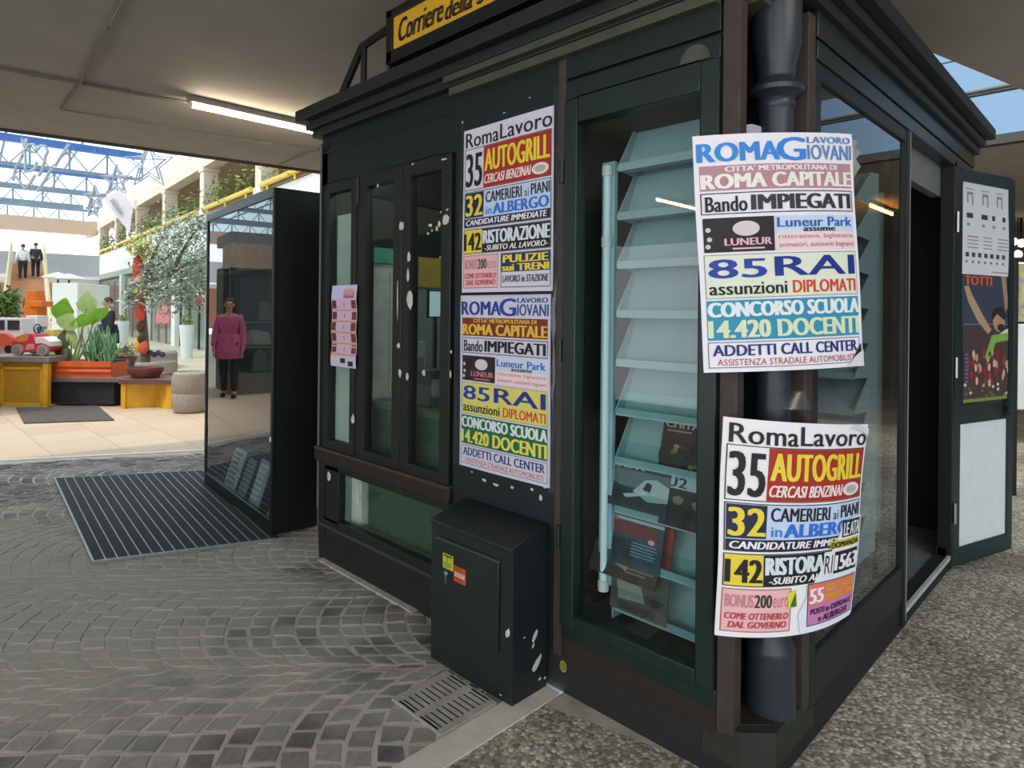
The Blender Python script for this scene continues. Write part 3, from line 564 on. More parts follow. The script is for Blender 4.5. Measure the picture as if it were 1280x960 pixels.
t = mag(824, 562, 862, 640, .16, .05, '17181B', 'black magazine with a face, tucked behind the band magazine in the display case'); t[0].oval(.45, .22, .2, .2, '5C4A43'); done(t)
t = mag(852, 566, 890, 640, .158, .05, '1B1D20', 'black magazine with pale letters behind the band magazine, at its right'); t[0].text('EROS', .1, .1, .92, .24, '9DA3A0', .02); done(t)
t = mag(763, 570, 832, 648, .128, .045, '2A3A40', 'surfing magazine with a white wave in the display case rack'); S = t[0]
S.rect(0, 0, 1, .2, '31444A').text('BUR', .08, .05, .6, .17, 'B9C6C6', .03).rect(0, .2, 1, .55, '5B7379').poly([(.45, .62), (.62, .35), (.8, .30), (1, .42), (1, .72), (.7, .78)], 'A9BDBF').poly([(.3, .72), (.62, .6), (.7, .64), (.36, .78)], 'D4DAD8', .0014).poly([(.6, .55), (.66, .38), (.74, .42), (.72, .58)], '1E2528', .0015).poly([(0, .45), (.4, .6), (1, .8), (1, 1), (0, 1)], '22303A', .0008); done(t)
t = mag(831, 590, 890, 672, .125, .045, '2A2628', 'band magazine with two dark figures and a pale title, display case rack'); S = t[0]
S.rect(0, 0, 1, .27, 'A7C3CE').text('U2', .06, .05, .45, .24, '101416', .04)
for u, t_ in ((.32, .42), (.68, .45)): S.poly([(u-.24, 1), (u-.22, .68), (u-.1, .58), (u+.1, .58), (u+.22, .68), (u+.24, 1)], '17181B').oval(u, t_+.04, .10, .11, '8A7166', .0014).poly([(u-.11, t_+.02), (u-.08, t_-.08), (u+.06, t_-.09), (u+.11, t_+.02), (u, t_-.03)], '241C1A', .0017)
done(t)
t = mag(772, 640, 836, 728, .150, .04, '7A2A2C', 'red-edged magazine standing behind the blue magazine in the display case'); t[0].rect(.8, .05, 1, .95, '8E3A36'); done(t)
t = mag(764, 637, 824, 722, .126, .04, '33495C', 'blue magazine with a red band in the lower display case rack'); S = t[0]
S.rect(0, .06, 1, .12, 'A9B4BC').rect(0, .16, .9, .38, '70333A').oval(.12, .12, .05, .04, 'C85A50').rect(.1, .45, .5, 1, '27333D').oval(.8, .42, .06, .05, 'C9A9A4'); lines(S, .45, .5, .95, .8, 5, '8FA4B2'); done(t)
t = mag(745, 672, 818, 740, .105, .05, '3C352E', 'brown magazine leaning outward at the bottom left of the display case'); S = t[0]
S.rect(0, .02, 1, .3, '4A4039').poly([(.35, .55), (.4, .25), (.55, .2), (.62, .4), (.55, .7)], '8F877B').oval(.4, .4, .07, .1, 'B7AFA2', .0014); lines(S, .55, .35, .95, .8, 4, '7D766B'); done(t)
t = mag(768, 700, 832, 785, .122, .03, '4A4842', 'grey magazine with a pale picture behind the clear bottom lip of the case'); S = t[0]
S.poly([(.08, .35), (.5, .28), (.62, .7), (.15, .75)], '8A8E88').rect(.15, .8, .8, .95, '2E2D2B').oval(.75, .6, .12, .14, '36332F'); done(t)

# ------------------------------------------------------------------ posters
def lavoro(S, dim, torn=False):
    w, k, red, yel = 'F0EEF6', '15151A', 'A8281F', 'E9D43A'
    S.text('Roma', .03, .022, .42, .112, k, .015).text('Lavoro', .44, .018, .985, .108, '2A1A2E', .015)
    S.frame(.02, .12, .98, .375, k).rect(.245, .125, .975, .37, red)
    S.text('35', .04, .15, .225, .355, '17141A', .045)
    S.text('AUTOGRILL', .265, .145, .96, .275, yel, .045)
    S.text('CERCASI BENZINAI', .26, .295, .78, .35, 'F3E3E0', .02, .3).oval(.87, .325, .085, .033, 'E6E2DF').oval(.87, .325, .055, .02, 'B9B3B2', .0016)
    S.frame(.02, .385, .98, .605, k).rect(.028, .39, .972, .60, 'C4D6F2', .0007).rect(.03, .392, .255, .545, '1A2146', .0011).text('32', .045, .405, .24, .535, yel, .045, off=.0018)
    S.text('CAMERIERI', .28, .40, .68, .465, k, .02).text('ai', .71, .42, .755, .465, k, .0).text('PIANI', .78, .40, .965, .462, k, .025)
    S.text('in', .285, .49, .35, .535, '3F86D8', .01).text('ALBERGO', .37, .475, .955, .54, '2C74D6', .035)
    S.rect(.028, .55, .972, .60, '1A1D3A', .0011).text('CANDIDATURE IMMEDIATE', .05, .558, .94, .592, w, .02, .2, off=.0018)
    S.frame(.02, .615, .98, .765, k).rect(.028, .62, .24, .76, yel, .0011).text('142', .035, .64, .23, .745, k, .035, off=.0018)
    S.rect(.245, .62, .972, .76, '101418', .0011).text('RISTORAZIONE', .26, .63, .965, .71, 'D9E4EA', .035, off=.0018).text('-SUBITO AL LAVORO-', .28, .72, .95, .752, 'E6E6E6', .015, .25, off=.0018)
    S.frame(.02, .775, .43, .975, 'B0605F').rect(.028, .78, .422, .97, 'EDB9BD', .0007).text('BONUS', .04, .80, .19, .86, 'C98A90', .01).text('200', .2, .80, .30, .86, '3B3A2A', .012).text('euro', .31, .815, .41, .86, 'C07A84', .0)
    S.text('COME OTTENERLO', .04, .885, .41, .915, 'B8434A', .015, .2).text('DAL GOVERNO', .06, .925, .40, .955, 'B8434A', .015, .2)
    if not torn:
        S.frame(.46, .775, .98, .975, '1A2146').rect(.468, .78, .972, .885, '1A2A63', .0011).text('PULIZIE', .49, .787, .95, .832, yel, .035, off=.0018).text('sui TRENI', .48, .84, .96, .88, yel, .035, off=.0018).text('LAVORO in STAZIONE', .48, .905, .96, .945, '4C5068', .01, .15)
P_NAME = {}
def giovani(S, pal):
    S.text('ROMA', .02, .035, .47, .115, pal['t1'], .03).text('G', .465, .02, .64, .118, pal['t2'], .045).text('LAVORO', .66, .018, .975, .045, pal['t3'], .02).text('IOVANI', .66, .052, .98, .115, pal['t3'], .025)
    S.rect(.025, .13, .975, .235, pal['cap']).text("CITTA' METROPOLITANA DI", .16, .135, .86, .158, pal['capt'], .02).text('ROMA CAPITALE', .035, .166, .965, .228, pal['capt'], .04)
    S.frame(.025, .245, .975, .335, '2A2430').text('Bando', .05, .26, .27, .325, '17141A', .015).text('IMPIEGATI', .30, .258, .95, .322, pal['imp'], .035)
    S.rect(.03, .35, .42, .495, pal['logo'], .001).oval(.26, .398, .075, .032, 'D8CFD4', .0016).text('LUNEUR', .14, .438, .40, .468, pal['logot'], .02, off=.0018).rect(.18, .478, .36, .485, pal['logot'], .0016, 3, 1)
    for u, t_ in ((.055, .40), (.06, .44), (.05, .47)): S.oval(u, t_, .014, .01, 'CFC8CC', .0016)
    S.rect(.425, .35, .975, .495, 'C9DCF4', .0005).rect(.425, .42, .975, .495, 'F0D9DE', .0007).text('Luneur Park', .44, .358, .955, .398, '2B62B4', .025).text('assume', .60, .402, .82, .418, '2D2A30', .01).text('ristorazione, biglietteria', .445, .428, .96, .452, 'C05A62', .0).text('animatori, assistenti bagnanti', .445, .462, .965, .488, 'B2444E', .0)
    S.frame(.025, .505, .975, .69, '8A8A8A', .004, .003).rect(.03, .508, .97, .688, pal['rai'], .0006).text('85', .05, .525, .36, .605, '1C3FA8', .05).text('RAI', .42, .52, .95, .602, '1A2F8C', .055)
    S.text('assunzioni', .045, .625, .48, .675, '1A1713', .015).text('DIPLOMATI', .52, .622, .955, .675, 'D8402C', .015)
    S.rect(.025, .698, .975, .865, pal['tea'], .001).text('CONCORSO SCUOLA', .035, .706, .97, .768, pal['ct'], .035, off=.0018).text('14.420 DOCENTI', .035, .782, .965, .856, pal['dt'], .045, off=.0018)
    S.frame(.025, .873, .975, .982, '55506A', .004, .003).text('ADDETTI CALL CENTER', .05, .885, .95, .932, '1E2C78', .02).text('ASSISTENZA STRADALE AUTOMOBILISTI', .07, .945, .94, .972, 'B4423C', .0)
def wallposter(x, yl, yr, z0, z1, dz=0, seed=0):
    rn = random.Random(seed); ph = rn.uniform(0, 6)
    def fn(u, v, o): return Vector((x-o-.003*math.sin(u*5+ph)*math.sin(v*4+1), yl+(yr-yl)*u, z0+(z1-z0)*v+dz*u*(1 if v > .5 else 0)))
    return fn
def tape(parent, fn_pts):
    for (y0, y1, z0, z1, x) in fn_pts:
        b = MB(); nz = 14; rn = random.Random(int(z0*100))
        vs = []
        for j in range(nz+1):
            z_ = z0+(z1-z0)*j/nz
            vs += [(x-rn.uniform(0, .006), y0+rn.uniform(-.006, .006), z_), (x-rn.uniform(0.002, .010), (y0+y1)/2, z_), (x-rn.uniform(0, .006), y1+rn.uniform(-.006, .006), z_)]
        b.add(vs, [(3*j+i, 3*j+i+1, 3*j+i+4, 3*j+i+3) for j in range(nz) for i in (0, 1)], tapeM); b.build('clear_tape', parent)
a1, a2 = onp(584, 163, 0, -.018), onp(696, 132, 0, -.018); b1 = onp(582, 369, 0, -.018)
S = Sheet(wallposter(-.018, 1.412, .862, 1.585, 2.325, 0, 1), 'D9D6E4'); lavoro(S, 1)
o = tag(S.b.build('poster'), 'white job-offer poster with yellow lettering on red, upper one on the kiosk front panel', 'poster')
tape(o, [(1.40, 1.435, 1.60, 2.36, -.016), (.835, .87, 1.56, 2.40, -.018)])
PAL2 = dict(t1='1F3C94', t2='1C3F9E', t3='27408F', cap='7A2A22', capt='E8BE3E', imp='15151A', logo='2A1418', logot='C97F86', rai='DCD56A', tea='17654F', ct='DDE9E4', dt='E3DC5A')
PAL3 = dict(t1='2D8BE0', t2='2A86E6', t3='5A8CC8', cap='B98A94', capt='F3EEF0', imp='34343C', logo='1B1418', logot='E3B5C4', rai='E4EAD6', tea='2E93B8', ct='E6F1F4', dt='DCE8C4')
S = Sheet(wallposter(-.018, 1.420, .868, .795, 1.572, 0, 2), 'D6D4E4'); giovani(S, PAL2)
o = tag(S.b.build('poster'), 'job-offer poster with a green and yellow band, lower one on the kiosk front panel', 'poster')
tape(o, [(1.405, 1.46, .80, 1.58, -.016), (.845, .875, .78, 1.56, -.018), (.86, 1.43, 1.565, 1.585, -.018)])
# hung posters round the corner
def quadsheet(TL, TR, BL, BR, bulge, wrap=0, curl=0, wav=.006):
    nrm = (TR-TL).cross(BL-TL).normalized()
    if nrm.dot(CAM-TL) < 0: nrm = -nrm
    def fn(u, v, o):
        p = (BL*(1-u)+BR*u)*(1-v)+(TL*(1-u)+TR*u)*v
        d = bulge*(1-(2*u-1)**2)+wav*math.sin(3.1*u+5*v)*math.sin(4*v+u*3)
        d -= wrap*.55*(1-u)**8
        return p+nrm*(d+o)
    return fn
f3 = quadsheet(at(865, 171, 1.99), at(1064, 168, 2.14), at(880, 466, 1.99), at(1079, 457, 2.14), .036, 0, .01, .004)
S = Sheet(lambda u, v, o: f3(u, v, o*1.8), 'EFEDF5', 22, 24); giovani(S, PAL3)
S.poly([(.90, .975), (.985, .90), (.985, .965)], '1A1A1E', .002).poly([(.86, 1), (.93, .955), (1, .93), (1, 1)], 'DCD9DE', .0024)
o = tag(S.b.build('poster'), 'large job-offer poster with a blue band hung across the kiosk corner, over the downpipe', 'poster')
def scrap(pts, depth, c, nm, lb):
    b = MB(); m = C(c); P = [at(x, y, depth+dd) for x, y, dd in pts]; nrm = (fw*-1)
    b.add(P+[q_+nrm*-.003 for q_ in P], [tuple(range(len(P))), tuple(range(len(P), 2*len(P)))[::-1]]+[(i, (i+1) % len(P), len(P)+(i+1) % len(P), len(P)+i) for i in range(len(P))], m); tag(b.build(nm), lb, 'paper scrap')
scrap([(866, 172, .0), (884, 163, -.01), (921, 158, .01), (940, 155, 0), (958, 160, .015), (968, 168, .01), (958, 185, .02), (900, 190, .0)], 2.135, 'B4B2BC', 'torn_paper', 'crumpled grey paper edge sticking up behind the upper hung poster')
scrap([(1058, 172, .0), (1072, 176, .01), (1068, 184, .0), (1076, 190, .015), (1070, 199, .0), (1076, 208, .01), (1066, 224, 0), (1058, 226, 0)], 2.16, '8C8C86', 'torn_paper', 'ragged torn paper edge at the right side of the upper hung poster')
f4 = quadsheet(at(906, 521, 1.985), at(1084, 530, 2.125), at(896, 796, 1.985), at(1062, 768, 2.125), .055, .02, .0, .006)
_f4 = f4; f4 = lambda u, v, o: _f4(u, v, o*2.2)
S = Sheet(f4, 'F1EEF2', 26, 26); lavoro(S, 1, True)
_tp = [(.40, .97), (.47, .92), (.49, .83), (.52, .79), (.60, .74), (.69, .66), (.80, .56), (.90, .48), (.985, .50)]
def _tu(t):
    for (ta, ua), (tb, ub_) in zip(_tp, _tp[1:]):
        if ta <= t <= tb: return ua+(ub_-ua)*(t-ta)/(tb-ta)
    return .95
_vs, _fs = [], []
for i in range(31):
    t_ = .47+.515*i/30; u_ = _tu(t_); _vs += [f4(u_+(1-u_)*k/8, 1-t_, .0022) for k in range(9)]
for i in range(30): _fs += [(i*9+k, i*9+k+1, i*9+k+10, i*9+k+9) for k in range(8)]
S.b.add(_vs, _fs, C('E6ECF8'), True)
S.rect(.80, .478, .985, .562, '16172A', .0026).text('LE ATA', .81, .488, .975, .553, 'E6E8F0', .012, off=.0036)
S.rect(.70, .572, .985, .612, 'D9D23A', .0026, 6, 2).text('DOMANDA', .71, .578, .975, .607, '17171C', .012, off=.0036)
S.rect(.66, .622, .985, .742, 'E9EAEE', .0026).text('RI', .67, .64, .735, .73, '17171C', .0, off=.003).rect(.75, .628, .98, .738, '17171C', .0028).text('1563', .76, .645, .97, .722, 'EFEFF2', .04, off=.0034)
S.frame(.545, .765, .985, .965, '17171C', off=.0026).rect(.553, .77, .978, .87, 'E2766B', .0027).rect(.553, .87, .978, .96, 'C67FB4', .0027).text('55', .565, .79, .67, .86, 'F2E9F0', .045, off=.0034).text('ADDETTI PULIZIE', .69, .782, .97, .815, 'F0B23E', .02, off=.0034).text('CAMERIERI ai PIANI', .69, .828, .97, .86, 'F0B23E', .02, off=.0034)
S.text('POSTI in OSPEDALE', .57, .885, .96, .912, '3A1A3C', .01, .15, off=.0034).text('e ALBERGHI', .64, .922, .92, .952, '3A1A3C', .015, .15, off=.0034)
S.poly([(.40, .80), (.46, .78), (.47, .86), (.41, .87)], 'DDD83F', .002).poly([(.42, .86), (.455, .795), (.465, .86)], '24703A', .0026)
S.poly([(.80, .015), (.88, .0), (1, .02), (1, .06), (.93, .035)], 'D8DAE4', .0024)
o = tag(S.b.build('poster'), 'torn job-offer poster wrapped round the kiosk corner, below the other', 'poster')
b = MB(); 
for (px, py, w, h) in ((985, 500, 60, 26), (1015, 512, 40, 20)):
    P = [at(px-w/2, py+h/2, 2.075), at(px-w/3, py-h/3, 2.09), at(px, py-h/2, 2.10), at(px+w/3, py-h/2.5, 2.09), at(px+w/2, py+h/2, 2.08), at(px, py+h/2.2, 2.05)]
    b.add(P, [(0, 1, 5), (1, 2, 5), (2, 3, 5), (3, 4, 5)], tapeM)
b.build('clear_tape', o)
# pink leaflet strip on the left window
a0, a1 = onp(415, 357, 0, -.027), onp(445, 461, 0, -.027)
S = Sheet(lambda u, v, o: Vector((-.027-o-.004*math.sin(v*17), a0.y+(a1.y-a0.y)*u, a1.z+(a0.z-a1.z)*v)), 'D9BFD6', 3, 14)
S.rect(.02, .0, .98, .165, 'D3CEEA').rect(.5, .04, .92, .16, 'B5485A').rect(.55, .06, .87, .12, 'D9A2A6', .0012)
for i in range(5):
    t_ = .185+i*.135; S.rect(.0, t_+.11, 1, t_+.135, 'D8A08C').rect(.02, t_, .2, t_+.1, '6A3038').rect(.8, t_, .98, t_+.1, '7A3A3E').rect(.24, t_+.02, .76, t_+.09, 'DDB9D2'); S.rect(.5, t_+.03, .54, t_+.08, '9A86A8', .0012)
S.rect(0, .87, 1, 1, 'D9CDE6', .0009).rect(.4, .89, .6, .95, '2A2438', .0014).rect(.7, .92, .9, .98, '1D1A2A', .0014)
tag(S.b.build('leaflet_strip'), 'pink and lilac strip of small notices hanging on the kiosk left window', 'notice strip')
# posters on the open door
def leafsheet(s0, s1, z0, z1, tilt=0): return lambda u, v, o: leafpt(s0+(s1-s0)*u+tilt*(1-v), .012+o+.003*math.sin(v*5), z0+(z1-z0)*v)
S = Sheet(leafsheet(.068, .615, 1.752, 2.30, .02), 'DDE0E4'); 
for u in (.17, .48, .78): S.rect(u-.07, .06, u+.09, .075, 'A9AEB6').poly([(u-.05, .1), (u+.07, .1), (u+.07, .24), (u+.045, .24), (u+.045, .13), (u-.025, .13), (u-.025, .22), (u-.05, .22)], '8B9098')
rn = random.Random(2)
for u in (.1, .4, .62, .84): S.rect(u, .33, u+rn.uniform(.06, .13), .385, '3A3C44').rect(u, .44, u+.06, .47, '8A8E96')
for i, t_ in enumerate((.58, .62, .66, .70)): S.rect(.1+.0*i, t_, .32, t_+.012, 'B06A68' if i == 0 else '9A9EA6').rect(.42, t_, .6, t_+.012, '9A9EA6').rect(.72, t_, .95, t_+.012, 'A08A8C')
for i in range(7): S.rect(.06+.125*i, .76, .13+.125*i, .81, '4A4C54').rect(.06+.125*i, .85, .10+.125*i, .875, '6A6C74')
S.rect(.6, .955, .95, .97, 'C98A7A')
tag(S.b.build('poster'), 'white chart poster with rows of small grey figures on top of the open kiosk door', 'poster')
S = Sheet(leafsheet(.09, .64, .985, 1.755, .02), '3A4354')
S.text('TOTTI', .06, .015, .60, .085, 'E8602E', .03).rect(0, .40, 1, 1, '4A3A3C', .0006)
S.poly([(.04, .10), (.13, .09), (.2, .16), (.42, .33), (.58, .44), (.5, .47), (.3, .37), (.12, .22)], 'B8957C').poly([(.8, .0), (.9, .0), (.96, .26), (.88, .28)], 'A9876F').oval(.74, .37, .13, .085, 'B08C74', .0014).poly([(.58, .37), (.63, .27), (.8, .25), (.9, .32), (.86, .36), (.7, .31)], '2A211E', .0018).oval(.78, .42, .08, .03, '3A2A22', .0018).poly([(.64, .5), (.86, .44), (1, .42), (1, .52)], 'D9D3CE', .0016)
S.poly([(.42, .66), (.58, .48), (1, .46), (1, .52), (.66, .54), (.52, .68)], '7FB04C', .0019)
for i in range(70):
    u, t_ = rn.uniform(.05, .98), rn.uniform(.60, .86)
    S.oval(u, t_, .028, .034, rn.choice(['7E2A30', '8E3438', '6A2226', '9A4042', 'C09A84', 'D4B8A4', '4A3A3E']), .0012+i*1e-5, 7)
for i in range(26): S.oval(rn.uniform(.03, .97), rn.uniform(.86, .97), .03, .014, rn.choice(['5C6B3A', '8A8A7C', 'D0CCC0', '3A4A2C']), .0015, 6)
for i in range(8): S.rect(.03, .62+.03*i, .09, .635+.03*i, '5A74A8', .0022, 1, 1)
S.rect(.0, .975, 1, 1, '7E8C4A', .0014).rect(.02, .39, .98, .396, '8A8F92', .0014)
tag(S.b.build('poster'), 'dark football poster with orange title and a man raising his arms, on the kiosk door', 'poster')

# ------------------------------------------------------------------ display cabinet, metal mat, drain grate
q0, q1 = Vector((-.043, 3.242, 0)), Vector((.12, 4.886, 0)); qd = (q1-q0).normalized(); qn = Vector((qd.y, -qd.x, 0)); CL = (q1-q0).length
QM = Matrix(((qd.x, qn.x, 0, q0.x), (qd.y, qn.y, 0, q0.y), (0, 0, 1, 0), (0, 0, 0, 1)))
CB = thing('display_cabinet', q0+qd*CL/2+qn*.14, 'tall black glass-fronted display cabinet standing left of the kiosk, on the metal mat', 'cabinet')
cabp = mat('cabinet_black_paint', '0E1413', .45, var=.15, scale=6); cabf = mat('cabinet_frame_grey', '4A4D4E', .35, .3, var=.1)
b = MB(); H0, H1 = .02, 2.30
b.box(0, .02, 0, .29, H0, H1, cabp, QM); b.box(CL-.02, CL, 0, .29, H0, H1, cabp, QM); b.box(.02, CL-.02, .27, .29, H0, H1, cabp, QM); b.box(.02, CL-.02, .0, .27, H1-.02, H1, cabp, QM); b.box(.02, CL-.02, 0, .27, H0, H0+.03, cabp, QM); b.build('body', CB, .004)
b = MB()
for a0, a1, z0, z1 in ((0, .035, H0, H1), (CL-.035, CL, H0, H1), (.035, CL-.035, H1-.06, H1), (.035, CL-.035, H0, H0+.09)): b.box(a0, a1, -.022, 0, z0, z1, cabf if z1 == H1 and a0 > 0 else cabp, QM)
f_ = b.build('door_frame', CB, .004)
b = MB(); b.box(.035, CL-.035, -.012, -.008, H0+.09, H1-.06, glCab, QM); b.build('glass_pane', f_)
b = MB(); b.box(.018, .03, -.03, -.02, .63, .66, white, QM); b.build('latch', f_)
b = MB(); cshelf = mat('cabinet_lining_grey', '3A4240', .6, var=.1); b.box(.02, CL-.02, .255, .268, H0+.03, H1-.02, cshelf, QM); b.box(.02, CL-.02, .02, .26, 1.78, 1.80, cshelf, QM); b.box(.02, CL-.02, .02, .26, H0+.03, H0+.045, mat('cabinet_floor', '2B302F', .5), QM); b.build('lining', CB)
b = MB()
for a_ in (.15, CL-.15):
    for n_ in (.06, .23): P = QM @ Vector((a_, n_, 0)); b = MB(); b.cyl(P, P+Vector((0, 0, .02)), .03, black); b.build('foot', CB)
for i, (a_, w, h, c, lb) in enumerate(((.12, .12, .20, 'B9BEB4', 'grey-beige leaflet at the near end of the cabinet floor'), (.42, .20, .32, 'AEB6BA', 'silver wrapped pack leaning on the cabinet floor, second from the near end'), (.74, .16, .27, '8E979C', 'grey booklet leaning on the cabinet floor beside the silver pack'), (.98, .26, .30, 'C3CBCD', 'pale printed booklet at the far end of the cabinet floor'))):
    S = Sheet(lambda u, v, o, a_=a_, w=w, h=h: QM @ Vector((a_+w*(1-u), .02+.10*v-o, H0+.05+h*v)), c, 3, 6, .012)
    lines(S, .1, .08, .9, .9, 7, '6B757B' if i != 1 else 'D9DFE2', .5)
    tag(S.b.build('leaflet' if i == 0 else ('wrapped_pack' if i == 1 else 'booklet')), lb, 'leaflet' if i != 1 else 'pack')
MT = thing('entrance_mat', (-.5, 4.5, 0), 'dark ribbed metal-edged entrance mat let into the cobbles before the cabinet', 'mat')
m00, m10, m01, m11 = Vector((-1.006, 3.535, 0)), Vector((-.02, 3.15, 0)), Vector((-.785, 5.907, 0)), Vector((.26, 5.33, 0))
def mp(u, v, z=0): q_ = (m00*(1-u)+m10*u)*(1-v)+(m01*(1-u)+m11*u)*v; return Vector((q_.x, q_.y, z))
rub = mat('ribbed_rubber', '232427', .8, var=.2, scale=60, bump=.3); alu = mat('mat_aluminium', '8E9496', .45, .6, var=.15, scale=20)
b = MB(); e_ = .012
def strip(bb, u0, v0, u1, v1, z0, z1, m): bb.add([mp(u0, v0, z0), mp(u1, v0, z0), mp(u1, v1, z0), mp(u0, v1, z0), mp(u0, v0, z1), mp(u1, v0, z1), mp(u1, v1, z1), mp(u0, v1, z1)], [(0, 1, 2, 3), (4, 5, 6, 7), (0, 1, 5, 4), (1, 2, 6, 5), (2, 3, 7, 6), (3, 0, 4, 7)], m)
strip(b, 0, 0, 1, .006, 0, .02, alu); strip(b, 0, .994, 1, 1, 0, .02, alu); strip(b, 0, .006, .012, .994, 0, .02, alu); strip(b, .988, .006, 1, .994, 0, .02, alu); b.build('frame', MT)
b = MB(); NS = 17
for i in range(NS):
    u0 = .014+i*(.974/NS); strip(b, u0, .007, u0+.974/NS*.86, .993, 0, .017, rub); strip(b, u0+.974/NS*.87, .007, u0+.974/NS*.97, .993, 0, .0185, alu)
b.build('ribbed_strips', MT)
GR = thing('drain_grate', (-.38, 1.08, 0), 'small slotted drain cover set among the cobbles in front of the utility box', 'drain')
b = MB(); gm = noisemix('drain_concrete', '96938F', 'B0ADA8', 14, .3, .7, .9, .4, 120)
gx0, gx1, gy0, gy1 = -.515, -.245, .925, 1.225
def gbox(x0, x1, y0, y1): b.box(x0, x1, y0, y1, -.01, .013, gm)
NSL = 9; pit = (gx1-gx0-.03)/NSL
for (ya, yb) in ((gy0, .955), (1.055, 1.09), (1.19, gy1)): gbox(gx0, gx1, ya, yb)
for (ya, yb) in ((.955, 1.055), (1.09, 1.19)):
    gbox(gx0, gx0+.015, ya, yb); gbox(gx1-.015, gx1, ya, yb)
    for i in range(NSL+1):
        xa = gx0+.015+pit*i-pit*.3; gbox(max(gx0, xa), min(gx1, xa+pit*.62), ya, yb)
b.build('slotted_cover', GR)
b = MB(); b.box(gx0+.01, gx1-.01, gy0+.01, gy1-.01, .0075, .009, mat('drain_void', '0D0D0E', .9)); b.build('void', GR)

# ------------------------------------------------------------------ people
def skinmesh(V, E_, Rr, sub=1):
    me = bpy.data.meshes.new('sk'); me.from_pydata(V, E_, []); o = bpy.data.objects.new('sk', me); COL.objects.link(o)
    m = o.modifiers.new('s', 'SKIN'); m.use_smooth_shade = True
    for i, d in enumerate(me.skin_vertices[0].data): d.radius = (Rr[i], Rr[i]) if not isinstance(Rr[i], tuple) else Rr[i]; d.use_root = (i == 0)
    s_ = o.modifiers.new('u', 'SUBSURF'); s_.levels = sub; s_.render_levels = sub
    bpy.context.view_layer.update(); ev = bpy.data.meshes.new_from_object(o.evaluated_get(bpy.context.evaluated_depsgraph_get()))
    r = ([v.co.copy() for v in ev.vertices], [tuple(p.vertices) for p in ev.polygons]); bpy.data.objects.remove(o); bpy.data.meshes.remove(me); bpy.data.meshes.remove(ev); return r
skinC = mat('skin', 'C69A80', .55, var=.05)
